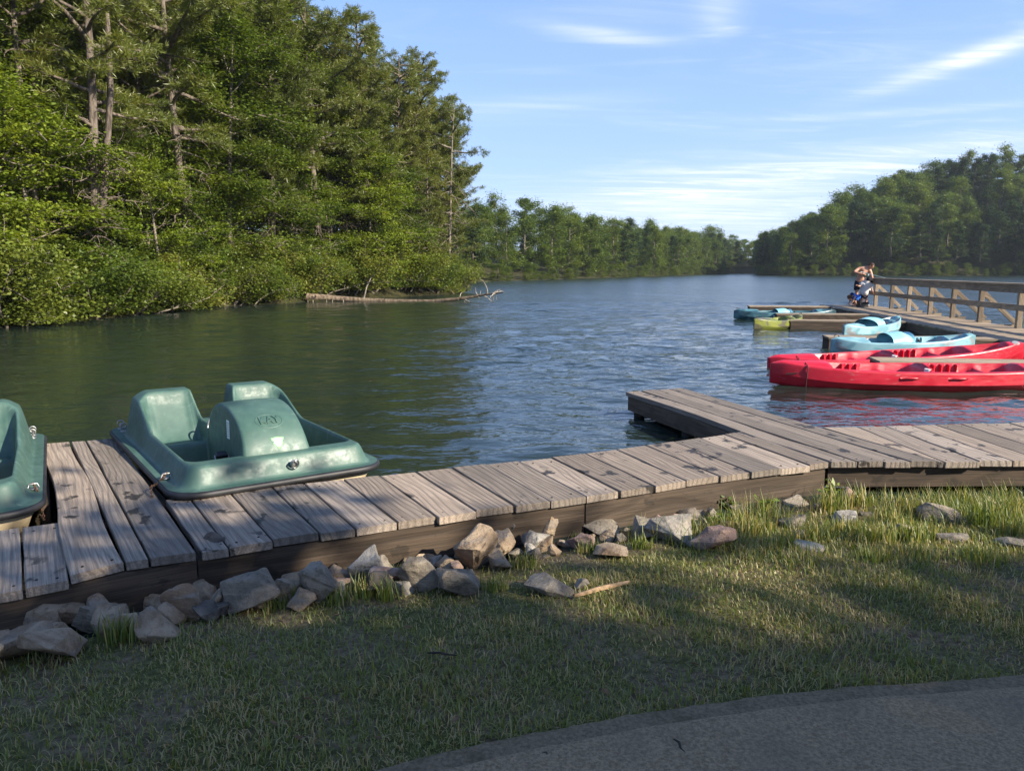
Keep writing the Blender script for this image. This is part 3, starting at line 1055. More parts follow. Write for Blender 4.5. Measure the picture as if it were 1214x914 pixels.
for c, Y, key, h in SHR:
    x = col_x(c, Y)
    for k in range(60):
        if float(shore_dist(x, Y)) > 0.35:
            break
        x -= 0.15
        Y += 0.05
    plant(key, 'bank_shrub', x, Y, max(0.05, float(land_z(x, Y)) - 0.35), h * 1.1, rnd.uniform(0, 6.28), {'shrub_a': 'rounded yellow green shrub', 'shrub_b': 'low spreading yellow green shrub', 'shrub_c': 'taller dark green shrub'}[key] + ' overhanging the water along the near wooded bank', 'shrub', 'shrubs along the near bank', rnd.uniform(1.05, 1.3), crown='foliage')

# ---- far shore, inlet and the shaded wood behind the pier
fill(170, (-60, 80, 78, 290), 0.8, 24, ['far_0', 'far_1', 'far_2', 'far_3', 'far_0', 'far_2', 'farc_0', 'farc_1'], 3.5, (9.0, 13.0), 'far_shore_tree', 'KIND tree in the sunlit wood along the far shore', 'trees of the far shore', seed=6)
fill(90, (-60, 80, 78, 290), 0.1, 2.2, ['far_0', 'far_2'], 2.0, (1.4, 2.6), 'far_shore_bush', 'low bush at the water line of the far shore', 'bushes of the far shore', 'bush', 'foliage', -0.3, (1.3, 1.9), seed=7)
fill(14, (70, 140, 262, 330), 1.0, 60, ['far_0', 'far_1', 'far_2'], 5.5, (10, 13), 'distant_tree', 'tree at the head of the distant inlet between the two woods', 'trees at the distant inlet', seed=9)
for i in range(16):
    c_, Y_ = 842 + 5.2 * i, 276 + 7 * (i % 4)
    x_ = col_x(c_, Y_)
    z_ = float(land_z(x_, Y_))
    h_ = (EYE + (319 - 285 - (i * 5) % 7) / FPX * Y_) - z_
    plant('far_%d' % (i % 4), 'distant_tree', x_, Y_, z_, max(5.0, h_), i * 1.1, 'hazy tree closing the end of the distant inlet', 'tree', 'trees at the distant inlet', 1.2)
fill(215, (62, 190, 180, 258), 0.8, 58, ['far_0', 'far_1', 'far_2', 'far_3', 'far_1', 'farc_0', 'farc_1', 'farc_2', 'farc_0'], 3.9, (9.5, 16.5), 'hillside_tree', 'KIND tree in the shaded wood climbing the hill behind the pier', 'trees on the shaded hill', seed=8)
fill(56, (62, 170, 180, 200), 0.1, 2.2, ['far_0', 'far_2'], 2.0, (1.8, 3.4), 'hillside_bush', 'low bush at the foot of the shaded hill behind the pier', 'bushes at foot of the shaded hill', 'bush', 'foliage', -0.3, (1.2, 1.7), seed=10)

# ---- trees behind the viewpoint that shade the lawn
for i, (x, y, h) in enumerate([(7.0, -4.6, 7.6), (9.4, -5.2, 8.4), (11.8, -5.9, 9.0), (14.2, -6.3, 9.0), (16.6, -6.2, 9.3), (19.2, -6.0, 9.2), (10.6, -8.0, 9.2), (15.4, -8.6, 9.6), (21.8, -4.2, 9.4)]):
    plant('shade_%d' % (i % 2), 'lawn_tree', x, y, float(near_z(x, y)), h, i * 1.3, 'leafy tree of the row behind the lawn that shades the path', 'tree', 'trees shading the lawn', 1.15)
# ------------------------------------------------------------------ near dock
DZ = 0.24
TH = 0.042


def board(parent, fl, fr, br, bl, z, mat='dock_wood', name='plank', th=TH, sag=0.0, seg=6, curve=None, rr=random.Random(3)):
    """one plank from its four top corners (front left, front right, back right, back left); own y axis runs along the grain"""
    fl, fr, br, bl = [Vector((p[0], p[1], 0)) for p in (fl, fr, br, bl)]
    o = (fl + fr) / 2
    d = ((bl + br) / 2 - o)
    ang = math.atan2(d.y, d.x) - math.pi / 2
    rot = Matrix.Rotation(-ang, 3, 'Z')
    q = [rot @ (p - o) for p in (fl, fr, br, bl)]
    V, F = [], []
    b = 0.004
    tilt, twist = rr.uniform(-0.003, 0.003), rr.uniform(-0.004, 0.004)
    for i in range(seg + 1):
        t = i / seg
        L = q[0].lerp(q[3], t)
        Rr = q[1].lerp(q[2], t)
        cu = curve(t) if curve else 0.0
        zz = sag * math.sin(math.pi * t) + tilt + twist * (t - 0.5)
        e = rr.uniform(-0.0022, 0.0022)
        x0, x1, y0, y1 = L.x + cu + e, Rr.x + cu + e * 0.5, L.y, Rr.y
        if i == 0: y0 += rr.uniform(-0.006, 0.010); y1 += rr.uniform(-0.006, 0.010)
        V += [(x0, y0, zz - th), (x0, y0, zz - b), (x0 + b, y0, zz), (x1 - b, y1, zz), (x1, y1, zz - b), (x1, y1, zz - th)]
    for i in range(seg):
        for k in range(6):
            k2 = (k + 1) % 6
            F.append((i * 6 + k, (i + 1) * 6 + k, (i + 1) * 6 + k2, i * 6 + k2))
    F.append(tuple(range(6)))
    F.append(tuple(reversed([seg * 6 + k for k in range(6)])))
    mb = MB()
    mb.add(V, F)
    return mb.build(name, MATS[mat], parent, loc=(o.x, o.y, z), rot=(0, 0, ang))


nail_mb = MB()
nail_mb.tube([(0, 0, -0.004), (0, 0, 0.0016)], [0.0062, 0.0056], 8)
NAIL = nail_mb.mesh('nail')
plain('nail_iron', (0.035, 0.026, 0.022), 0.6, 0.4, 0.6)
NAIL.materials.append(MATS['nail_iron'])


def nails(o, L, w_, rr=random.Random(2)):
    for yy in (0.07, L - 0.10):
        for sx in (-1, 1):
            link('nail', NAIL, None, o, (sx * w_ * 0.30 + rr.uniform(-0.01, 0.01), yy + rr.uniform(-0.015, 0.015), 0.0))


dock = empty('boat_dock', (0, 4.6, 0))
tag(dock, 'weathered grey plank dock with two short fingers along the rocky bank', 'dock')


class P0:      # planks are given in world coordinates; the root sits at (0, 4.6, 0)
    pass


def dk(*a, **k):
    o = board(dock, *a, **k)
    o.location = (o.location.x, o.location.y - 4.6, o.location.z)
    vs = [v.co for v in o.data.vertices]
    if o.location.x < 6:
        nails(o, max(v.y for v in vs), max(v.x for v in vs[:6]) - min(v.x for v in vs[:6]))
    return o


rb = random.Random(9)
V2 = lambda x, y: Vector((x, y))
G = 0.006
# left arm beyond the left finger
nA = V2(-0.553, 0.833)
fa = V2(-1.965, 3.165)
tA = V2(-0.833, -0.553)
back = 0.93
for i in range(7):
    a = fa + tA * (0.172 * i + G)
    b = fa + tA * (0.172 * (i + 1) - G)
    bl, br = b + nA * back, a + nA * back
    dk(b, a, br + V2(0.03, 0.0) * (i == 0), bl, DZ - 0.012 - 0.004 * rb.random())
# left finger: three long boards
F0 = [V2(-1.965, 3.165), V2(-1.80, 3.325), V2(-1.705, 3.365), V2(-1.52, 3.452)]
F1 = [V2(-3.66, 5.71), V2(-3.485, 5.79), V2(-3.385, 5.825), V2(-3.20, 5.93)]
for i in range(3):
    d0 = (F0[i + 1] - F0[i]).normalized() * G
    d1 = (F1[i + 1] - F1[i]).normalized() * G
    dk(F0[i] + d0, F0[i + 1] - d0, F1[i + 1] - d1, F1[i] + d1, DZ + (0.006, 0.0, 0.003)[i], seg=14, sag=0.004,
       curve=(lambda t: -0.012 * math.sin(t * 9)) if i == 0 else None)
# middle run
fx = [-1.5, -1.39, -1.2, -0.99, -0.82, -0.61, -0.41, -0.20, 0.02, 0.23, 0.45, 0.67, 0.90, 1.13, 1.37, 1.60, 1.84, 2.08, 2.25]
fy = [3.46, 3.52, 3.615, 3.71, 3.785, 3.88, 3.98, 4.075, 4.17, 4.262, 4.36, 4.455, 4.57, 4.685, 4.79, 4.90, 5.0, 5.09, 5.16]
bk = np.array([(-2.06, 4.30), (-1.9, 4.36), (-1.48, 4.57), (-0.93, 4.79), (-0.28, 5.07), (0.58, 5.43), (1.25, 5.78), (1.93, 6.17)])
blen = np.concatenate([[0], np.cumsum(np.hypot(*np.diff(bk, axis=0).T))])
tot = np.hypot(fx[-1] - fx[0], fy[-1] - fy[0])


def back_pt(s):
    return V2(float(np.interp(s, blen / blen[-1], bk[:, 0])), float(np.interp(s, blen / blen[-1], bk[:, 1])))


for i in range(len(fx) - 1):
    s0 = np.hypot(fx[i] - fx[0], fy[i] - fy[0]) / tot
    s1 = np.hypot(fx[i + 1] - fx[0], fy[i + 1] - fy[0]) / tot
    a, b = V2(fx[i], fy[i]), V2(fx[i + 1], fy[i + 1])
    d = (b - a).normalized() * G * rb.uniform(0.5, 1.3)
    pa, pb = back_pt(s0), back_pt(s1)
    e = (pb - pa).normalized() * G * rb.uniform(0.5, 1.3)
    over = (a - pa).normalized() * rb.uniform(-0.012, 0.012)
    dk(a + d + over, b - d + over, pb - e, pa + e, DZ + rb.uniform(-0.003, 0.003))
# right finger: four long boards running through to the front edge
R0, R1 = [V2(2.255, 5.165), V2(3.02, 5.175)], [V2(1.275, 8.21), V2(1.955, 8.50)]
for i in range(4):
    u0, u1 = i / 4, (i + 1) / 4
    a, b = R0[0].lerp(R0[1], u0), R0[0].lerp(R0[1], u1)
    pa, pb = R1[0].lerp(R1[1], u0), R1[0].lerp(R1[1], u1)
    d = (b - a).normalized() * G
    e = (pb - pa).normalized() * G
    dk(a + d, b - d, pb - e, pa + e, DZ + 0.004 + rb.uniform(-0.002, 0.003), seg=14, curve=(lambda t: -0.02 * math.sin(t * 7.5) * (t > 0.2)) if i == 0 else None)
# right run towards the pier
x0, xb = 3.03, 2.87
dk(V2(3.035, 5.18), V2(3.06, 5.18), V2(2.98, 6.36), V2(2.68, 6.34), DZ - 0.002)
x0, xb = 3.066, 2.99
for i in range(28):
    wd = 0.245 + rb.uniform(-0.02, 0.02)
    yf = lambda x: 5.175 + (x - 3.0) * 0.022
    yb = lambda x: 6.35 + (x - 2.9) * 0.135 if x < 5.5 else 6.70
    over = rb.uniform(-0.02, 0.015)
    dk(V2(x0 + G, yf(x0) + over), V2(x0 + wd - G, yf(x0 + wd) + over), V2(xb + wd - G, yb(xb + wd)), V2(xb + G, yb(xb)), DZ + rb.uniform(-0.004, 0.004))
    x0 += wd
    xb += wd


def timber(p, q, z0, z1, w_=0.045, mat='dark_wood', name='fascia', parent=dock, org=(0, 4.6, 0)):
    """an upright board between two plan points; grain along its own y"""
    p, q = Vector((p[0], p[1], 0)), Vector((q[0], q[1], 0))
    d = q - p
    mb = MB()
    L = d.length
    hx, hz = w_ / 2, (z1 - z0) / 2
    n = max(2, int(L / 0.4))
    V, F = [], []
    for i in range(n + 1):
        y = -L / 2 + L * i / n
        V += [(-hx, y, -hz), (-hx, y, hz), (hx, y, hz), (hx, y, -hz)]
    for i in range(n):
        for k in range(4):
            k2 = (k + 1) % 4
            F.append((i * 4 + k, (i + 1) * 4 + k, (i + 1) * 4 + k2, i * 4 + k2))
    F += [(0, 1, 2, 3), (n * 4 + 3, n * 4 + 2, n * 4 + 1, n * 4)]
    mb.add(V, F)
    c = (p + q) / 2
    return mb.build(name, MATS[mat], parent, loc=(c.x - org[0], c.y - org[1], (z0 + z1) / 2 - org[2]), rot=(0, 0, math.atan2(d.y, d.x) - math.pi / 2))


# front fascia boards set back under the plank ends
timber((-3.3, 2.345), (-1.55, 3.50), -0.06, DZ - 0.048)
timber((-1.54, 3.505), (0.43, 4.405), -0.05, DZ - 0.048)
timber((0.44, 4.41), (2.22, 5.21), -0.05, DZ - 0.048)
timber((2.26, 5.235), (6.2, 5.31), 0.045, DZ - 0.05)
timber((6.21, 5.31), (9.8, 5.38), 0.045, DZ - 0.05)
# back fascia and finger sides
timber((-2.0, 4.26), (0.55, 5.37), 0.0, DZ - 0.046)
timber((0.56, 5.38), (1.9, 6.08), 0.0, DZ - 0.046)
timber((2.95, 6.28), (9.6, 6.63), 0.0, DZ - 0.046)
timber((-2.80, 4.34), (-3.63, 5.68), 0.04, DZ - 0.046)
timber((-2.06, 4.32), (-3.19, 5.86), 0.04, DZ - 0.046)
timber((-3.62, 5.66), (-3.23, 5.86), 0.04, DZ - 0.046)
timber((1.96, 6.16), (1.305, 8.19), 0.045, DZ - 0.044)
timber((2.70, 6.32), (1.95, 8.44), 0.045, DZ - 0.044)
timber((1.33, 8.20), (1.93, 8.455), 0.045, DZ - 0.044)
timber((2.0, 6.3), (1.5, 7.9), 0.09, DZ - 0.05, name='joist')
timber((-2.5, 4.2), (-3.35, 5.6), 0.06, DZ - 0.05, name='joist')
# piles standing in the lake
for x, y in ((1.40, 8.12), (1.87, 8.32), (1.70, 7.1), (2.30, 7.2), (2.02, 6.35), (-3.55, 5.55), (-3.25, 5.7), (-2.55, 4.4), (-0.9, 4.6), (0.5, 5.2), (3.6, 6.25), (5.2, 6.4), (7, 6.5),
             (-1.3, 3.75), (0.4, 4.52), (1.8, 5.15), (4.2, 5.45), (6.4, 5.5)):
    mb = MB()
    mb.tube([(0, 0, -1.0), (0.004, 0, -0.3), (0, 0.004, DZ - 0.05)], [0.062, 0.06, 0.058], 10)
    mb.build('pile', MATS['soaked_wood'], dock, smooth=True, sharp=50, loc=(x, y - 4.6, 0))

# ------------------------------------------------------------------ fishing pier with railing and slip fingers
PD = Vector((0.158, 0.987))               # along the pier, away from the bank
PN = Vector((0.987, -0.158))              # across, to the right
PA = Vector((8.35, 7.6))                  # left edge at its bank end
PLEN = 21.4
PW = 1.85
pier = empty('fishing_pier', (PA.x, PA.y, 0), math.atan2(PD.y, PD.x) - math.pi / 2)
tag(pier, 'long grey timber fishing pier with braced railing and kayak slip fingers', 'pier')
# local axes: x across to the right, y along the pier
rp = random.Random(4)
y = 0.0
while y < PLEN:
    wd = rp.uniform(0.135, 0.15)
    mb = MB()
    mb.box((0, 0, 0), (wd - 0.008, PW + rp.uniform(-0.02, 0.03), 0.038))
    mb.build('plank', MATS['pier_wood'], pier, bevel=0.003, loc=(PW / 2, y + wd / 2, DZ - 0.019 + rp.uniform(-0.003, 0.003)), rot=(0, 0, math.pi / 2))
    y += wd
lt = dict(parent=pier, org=(0, 0, 0))
for k in range(5):
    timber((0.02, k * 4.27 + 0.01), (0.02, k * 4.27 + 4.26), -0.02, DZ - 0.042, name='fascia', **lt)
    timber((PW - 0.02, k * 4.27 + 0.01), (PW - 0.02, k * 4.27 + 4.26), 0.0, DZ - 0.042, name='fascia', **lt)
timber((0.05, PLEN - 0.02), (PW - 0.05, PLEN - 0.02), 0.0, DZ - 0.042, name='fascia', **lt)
for k in range(7):
    for xx in (0.12, PW - 0.15):
        mb = MB()
        mb.tube([(0, 0, -1.6), (0, 0, DZ - 0.04)], 0.09, 10)
        mb.build('pile', MATS['soaked_wood'], pier, smooth=True, sharp=50, loc=(xx, 0.6 + k * 3.2, 0))
# railing posts on the right edge
POSTS = [1.2, 3.1, 5.0, 6.9, 8.1 + 0.75, 10.75, 12.6, 14.35, 16.1, 17.85, 19.55]
POSTS = [0.95, 2.8, 4.65, 6.5, 8.35, 10.18, 12.16, 13.86, 15.5, 17.3, 18.95, 20.7]
post_me = None
for i, yy in enumerate(POSTS):
    mb = MB()
    mb.box((0, 0, 0), (0.11, 0.11, 1.12))
    mb.build('post', MATS['rail_wood'], pier, bevel=0.005, loc=(PW - 0.08, yy, DZ - 0.14 + 0.56), rot=(0, 0, 0))
    # slanting brace out to a cross timber beyond the edge
    b0, b1 = Vector((PW + 0.00, yy + 0.066, DZ + 0.74)), Vector((PW + 0.80, yy + 0.066, DZ - 0.02))
    mb = MB()
    L = (b1 - b0).length
    mb.box((0, 0, 0), (0.045, L, 0.11))
    o = mb.build('brace', MATS['rail_wood'], pier, bevel=0.003)
    dd = (b1 - b0).normalized()
    o.matrix_local = Matrix.Translation((b0 + b1) / 2) @ Matrix((Vector((0, 1, 0)), dd, Vector((0, 1, 0)).cross(dd))).transposed().to_4x4()
    mb = MB()
    mb.box((0, 0, 0), (0.045, 1.5, 0.14))
    mb.build('outrigger', MATS['rail_wood'], pier, loc=(PW + 0.22, yy + 0.115, DZ - 0.13), rot=(0, 0, math.pi / 2))
for k in range(5):
    ya, yb_ = k * 4.16 + 0.45, (k + 1) * 4.16 + 0.445
    timber((PW - 0.145, ya), (PW - 0.145, yb_), DZ + 0.80, DZ + 0.985, 0.04, 'rail_wood', 'rail_board', **lt)
    timber((PW - 0.09, ya), (PW - 0.09, yb_), DZ + 0.986, DZ + 1.025, 0.19, 'rail_wood', 'rail_cap', **lt)
    timber((PW - 0.147, ya), (PW - 0.147, yb_), DZ + 0.40, DZ + 0.54, 0.04, 'rail_wood', 'middle_rail', **lt)


def slip(y0, length, wdt, lab=None):
    """narrow finger running left from the pier"""
    f = empty('slip_finger', (0, 0, 0))
    f.parent = pier
    f.location = (-0.005, y0, 0)
    n = 2 if wdt < 0.5 else 3
    for k in range(n):
        mb = MB()
        mb.box((0, 0, 0), (wdt / n - 0.01, length, 0.04))
        mb.build('plank', MATS['pier_wood'], f, bevel=0.004, loc=(-length / 2, (k + 0.5) * wdt / n, DZ - 0.02 + 0.002 * k), rot=(0, 0, math.pi / 2))
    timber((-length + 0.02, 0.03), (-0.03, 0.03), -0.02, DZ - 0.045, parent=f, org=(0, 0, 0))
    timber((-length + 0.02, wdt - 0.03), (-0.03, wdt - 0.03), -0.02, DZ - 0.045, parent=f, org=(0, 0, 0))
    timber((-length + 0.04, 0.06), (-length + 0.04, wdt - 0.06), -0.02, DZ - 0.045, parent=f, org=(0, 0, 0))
    for q in (0.25, length * 0.55):
        mb = MB()
        mb.tube([(0, 0, -1.4), (0, 0, DZ - 0.045)], 0.07, 10)
        mb.build('pile', MATS['soaked_wood'], f, smooth=True, sharp=50, loc=(-length + q, wdt / 2, 0))
    return f


slip(2.95, 3.4, 0.55)        # between the red kayaks
slip(7.0, 3.15, 0.55)
slip(12.05, 2.9, 0.5)
slip(15.1, 2.7, 0.5)
slip(19.9, 2.8, 0.6)
# ------------------------------------------------------------------ pedal boats
def gel_fn(base, streak):
    def fn(t):
        oc = t.n('ShaderNodeTexCoord').outputs['Object']
        a = t.noise(oc, 4.0, 6, 0.65)
        b = t.noise(oc, 14.0, 5, 0.7)
        sc = t.noise(t.mapping(oc, (3, 40, 8), (1, 2, 3), (0, 0, R(25))), 1.0, 4, 0.6)
        c = t.mix(t.maprange(a, 0.35, 0.7, 0, 0.75), base, streak)
        c = t.mix(t.maprange(b, 0.55, 0.75, 0, 0.35), c, tuple(min(1, k * 1.5 + 0.03) for k in streak))
        c = t.mix(t.maprange(sc, 0.62, 0.72, 0, 0.25), c, (0.33, 0.38, 0.33, 1))
        return principled(t, c, t.maprange(b, 0.3, 0.7, 0.42, 0.64), 0.5, bump(t, t.noise(oc, 9, 2), 0.12, 0.01))
    return fn


material('green_shell', gel_fn((0.036, 0.080, 0.063), (0.066, 0.125, 0.100)))
plain('rubber', (0.016, 0.016, 0.018), 0.55, 0.4, var=0.4)
plain('cream_hull', (0.62, 0.50, 0.32), 0.5, 0.4, var=0.2)
plain('steel', (0.32, 0.32, 0.31), 0.5, 0.5, 1.0)
plain('rust', (0.10, 0.055, 0.032), 0.85, 0.3, var=0.5, scale=60)
plain('black_plastic', (0.012, 0.012, 0.013), 0.45, 0.5)
plain('white_plastic', (0.68, 0.66, 0.62), 0.45, 0.5, var=0.1)
plain('sticker_white', (0.72, 0.75, 0.70), 0.4, 0.5)
plain('sticker_green', (0.10, 0.48, 0.10), 0.4, 0.5)
plain('print_grey', (0.22, 0.24, 0.25), 0.5, 0.4)

BW, BL, CR = 0.685, 1.14, 0.19          # half width, half length, corner radius


def rrect(hw, hl, r, n=10):
    pts = []
    for cx_, cy_, a0 in ((hw - r, hl - r, 0), (-hw + r, hl - r, 90), (-hw + r, -hl + r, 180), (hw - r, -hl + r, 270)):
        for k in range(n + 1):
            a = R(a0 + 90 * k / n)
            pts.append((cx_ + r * math.cos(a), cy_ + r * math.sin(a)))
    # denser straight sides
    out = []
    m = len(pts)
    for i in range(m):
        p, q = pts[i], pts[(i + 1) % m]
        L = math.hypot(q[0] - p[0], q[1] - p[1])
        k = max(1, int(L / 0.08))
        for j in range(k):
            out.append((p[0] + (q[0] - p[0]) * j / k, p[1] + (q[1] - p[1]) * j / k))
    return out


def sd_rrect(u, v, hw, hl, r):
    qx, qy = np.abs(u) - (hw - r), np.abs(v) - (hl - r)
    return np.hypot(np.maximum(qx, 0), np.maximum(qy, 0)) + np.minimum(np.maximum(qx, qy), 0) - r


def shell_z(u, v):
    """height of the moulded shell above the rim; v grows from bow (-) to stern (+)"""
    d = -sd_rrect(u, v, BW, BL, CR)
    arm = 0.125 + 0.225 * sstep(0.02, 0.60, v)
    arm = arm - 0.33 * sstep(0.735, 0.80, v)                      # drop behind the seat backs
    gap = sstep(0.10, 0.17, np.abs(u))                            # low saddle between the seats
    arm = np.where(v > 0.0, arm * gap + (1 - gap) * np.minimum(arm, 0.125 - 0.06 * sstep(0.1, 0.5, v)), arm)
    lift = sstep(0.055, 0.135, d)
    # softly rounded shoulders: the higher the arm, the further it leans in
    lean = sstep(0.05, 0.135 + 0.10 * np.clip((arm - 0.125) / 0.22, 0, 1), d)
    z = 0.012 + arm * (0.75 * lift + 0.25 * lean)
    z = z + 0.03 * sstep(0.1, 0.4, d) * (v < -0.45) * sstep(-0.85, -0.95, v) * 0.4
    # two foot wells that run back and up into the seat
    uc = np.abs(u) - 0.335
    tw = sd_rrect(uc, v + 0.155, 0.19, 0.725, 0.08)
    well = sstep(0.022, -0.022, tw)
    floor = -0.17 + 0.19 * sstep(0.09, 0.16, v) - 0.02 * sstep(0.16, 0.3, v)
    t = np.clip((v - 0.33) / 0.27, 0, 1)
    floor = floor + (0.345 - 0.0) * (t ** 1.25)
    floor = np.minimum(floor, arm + 0.012)
    floor = floor + 0.05 * sstep(0.10, 0.185, np.abs(uc)) * sstep(0.33, 0.45, v) * sstep(0.62, 0.5, v)    # side bolsters
    return z * (1 - well) + floor * well


def make_pedal_boat():
    root = empty('pedal_boat')
    # moulded shell, cut into deck and the two seats along the crease of each seat
    nu, nv = 150, 216
    s = np.linspace(-1, 1, nu + 1)
    v = np.linspace(-1, 1, nv + 1) * BL
    S, Vv = np.meshgrid(s, v)
    over = np.clip(np.abs(Vv) - (BL - CR), 0, CR)
    half = BW - CR + np.sqrt(np.maximum(CR * CR - over * over, 1e-6))
    U = S * half
    Z = shell_z(U, Vv)
    P = np.stack([U, Vv, Z], -1).reshape(-1, 3)
    idx = np.arange((nu + 1) * (nv + 1)).reshape(nv + 1, nu + 1)
    F = np.stack([idx[:-1, :-1], idx[:-1, 1:], idx[1:, 1:], idx[1:, :-1]], -1).reshape(-1, 4)
    c = P[F].mean(1)
    me = np_mesh('shell', P, F, True)
    shell = link('shell', me, MATS['green_shell'], root)
    # seats: cushions of the mould, laid just over the shell so that each is a piece of its own
    for sg in (-1, 1):
        uu = np.linspace(-0.165, 0.165, 26) + sg * 0.335
        vv = np.linspace(0.20, 0.60, 34)
        A, B = np.meshgrid(uu, vv)
        e = sstep(0.0, 0.03, np.minimum(0.165 - np.abs(A - sg * 0.335), np.minimum(B - 0.20, 0.60 - B)))
        Zs = shell_z(A, B) - 0.006 + 0.011 * e
        Q = np.stack([A, B, Zs], -1).reshape(-1, 3)
        ii = np.arange(26 * 34).reshape(34, 26)
        FF = np.stack([ii[:-1, :-1], ii[:-1, 1:], ii[1:, 1:], ii[1:, :-1]], -1).reshape(-1, 4)
        link('seat', np_mesh('seat', Q, FF, True), MATS['green_shell'], root)
    # rubber rim
    loop = rrect(BW, BL, CR)
    mb = MB()
    n = 10
    m = len(loop)
    for i, (x, y) in enumerate(loop):
        x0, y0 = loop[i - 1]
        x1, y1 = loop[(i + 1) % m]
        tx, ty = x1 - x0, y1 - y0
        L = math.hypot(tx, ty)
        nx, ny = ty / L, -tx / L
        for k in range(n):
            a = 2 * math.pi * k / n
            mb.V.append((x + nx * 0.017 * math.cos(a), y + ny * 0.017 * math.cos(a), -0.010 + 0.021 * math.sin(a)))
    for i in range(m):
        j = (i + 1) % m
        for k in range(n):
            k2 = (k + 1) % n
            mb.F.append((i * n + k, j * n + k, j * n + k2, i * n + k2))
    mb.build('rim', MATS['rubber'], root, smooth=True)
    # hull
    mb = MB()
    rings = [(0.02, -0.02), (0.06, -0.09), (0.10, -0.20), (0.20, -0.34), (0.5, -0.36)]
    m = None
    for ins, z in rings:
        lp = rrect(BW - ins, BL - ins, max(0.05, CR - ins * 0.3), 10)
        if m is None:
            m = len(lp)
        lp = [lp[int(k * len(lp) / m)] for k in range(m)]
        mb.V += [(x, y, z) for x, y in lp]
    for r_ in range(len(rings) - 1):
        for k in range(m):
            k2 = (k + 1) % m
            mb.F.append((r_ * m + k, (r_ + 1) * m + k, (r_ + 1) * m + k2, r_ * m + k2))
    mb.F.append(tuple((len(rings) - 1) * m + k for k in reversed(range(m))))
    mb.build('hull', MATS['cream_hull'], root, smooth=True, sharp=40)
    HV = -0.46
    # paddle wheel housing: a drum shaped hump on the centre line
    prof = []
    for k in range(37):
        a = math.pi * k / 36
        cv, cz = math.cos(a), math.sin(a)
        vv_ = HV - cv * (0.50 if cv > 0 else 0.40)
        zz_ = 0.02 + 0.385 * cz ** (0.85 if cv > 0 else 0.62)
        prof.append((vv_, zz_))
    prof = [(HV - 0.53, -0.02)] + prof + [(HV + 0.405, -0.16)]
    cr_ = [(1.0, 0.045), (1.0, 0.030), (0.985, 0.014), (0.95, 0.005), (0.90, 0.0), (0.6, -0.004), (0.3, -0.006)]
    cross = [(-a, b) for a, b in cr_] + [(0, -0.006)] + [(a, b) for a, b in reversed(cr_)]
    V, F = [], []
    for (pv, pz) in prof:
        w_ = 0.205 + 0.05 * (1 - min(1, max(0, pz) / 0.36)) ** 2 * (pv < -0.45)
        d = Vector((pv - HV, pz - 0.05))
        L = d.length
        for (su, ins) in cross:
            q = d * (1 - ins / max(L, 0.05))
            V.append((su * w_, q.x + HV, q.y + 0.05))
    k = len(cross)
    for i in range(len(prof) - 1):
        for j in range(k - 1):
            F.append((i * k + j, i * k + j + 1, (i + 1) * k + j + 1, (i + 1) * k + j))
    V += [(-0.207, HV, -0.05), (0.207, HV, -0.05)]
    c0, c1 = len(V) - 2, len(V) - 1
    for i in range(len(prof) - 1):
        F.append((i * k, (i + 1) * k, c0))
        F.append(((i + 1) * k + k - 1, i * k + k - 1, c1))
    mb = MB()
    mb.add(V, F)
    hump = mb.build('wheel_housing', MATS['green_shell'], root, smooth=True, sharp=50)
    # emblem on the housing: oval ring and raised letters
    a = math.pi * 0.27
    pv, pz = HV - math.cos(a) * 0.50, 0.02 + 0.385 * math.sin(a) ** 0.85
    a2 = a + 0.02
    tv = Vector((0, HV - math.cos(a2) * 0.50 - pv, 0.02 + 0.385 * math.sin(a2) ** 0.85 - pz)).normalized()
    nrm = Vector((1, 0, 0)).cross(tv).normalized()
    fr = Matrix((Vector((1, 0, 0)), tv, nrm)).transposed().to_4x4()
    Mx = Matrix.Translation(Vector((0.0, pv, pz)) + nrm * 0.004) @ fr
    ring = MB()
    ring.tube([(0.088 * math.cos(2 * math.pi * q / 40), 0.066 * math.sin(2 * math.pi * q / 40), -0.003 - 0.9 * (0.066 * math.sin(2 * math.pi * q / 40)) ** 2) for q in range(40)], 0.0065, 8, closed=True)
    o = ring.build('emblem_ring', MATS['green_shell'], hump, smooth=True)
    o.matrix_local = Mx
    cu = bpy.data.curves.new('emblem', 'FONT')
    cu.body = 'KAY'
    cu.size = 0.088
    cu.extrude = 0.007
    cu.bevel_depth = 0.002
    cu.align_x = 'CENTER'
    cu.align_y = 'CENTER'
    to = bpy.data.objects.new('emblem', cu)
    COL.objects.link(to)
    dg = bpy.context.evaluated_depsgraph_get()
    dg.update()
    me = bpy.data.meshes.new_from_object(to.evaluated_get(dg))
    bpy.data.objects.remove(to)
    for vtx in me.vertices:
        vtx.co.x *= 0.80
        vtx.co.y *= 1.1
        vtx.co.z -= 0.9 * vtx.co.y ** 2
    o = link('emblem_lettering', me, MATS['green_shell'], hump)
    o.matrix_local = Mx
    # inspection sticker, shield shaped, and the small notice on the housing's side
    a = math.pi * 0.135
    pv, pz = HV - math.cos(a) * 0.50, 0.02 + 0.385 * math.sin(a) ** 0.85
    a2 = a + 0.02
    tv = Vector((0, HV - math.cos(a2) * 0.50 - pv, 0.02 + 0.385 * math.sin(a2) ** 0.85 - pz)).normalized()
    nrm = Vector((1, 0, 0)).cross(tv).normalized()
    fr = Matrix((Vector((1, 0, 0)), tv, nrm)).transposed().to_4x4()
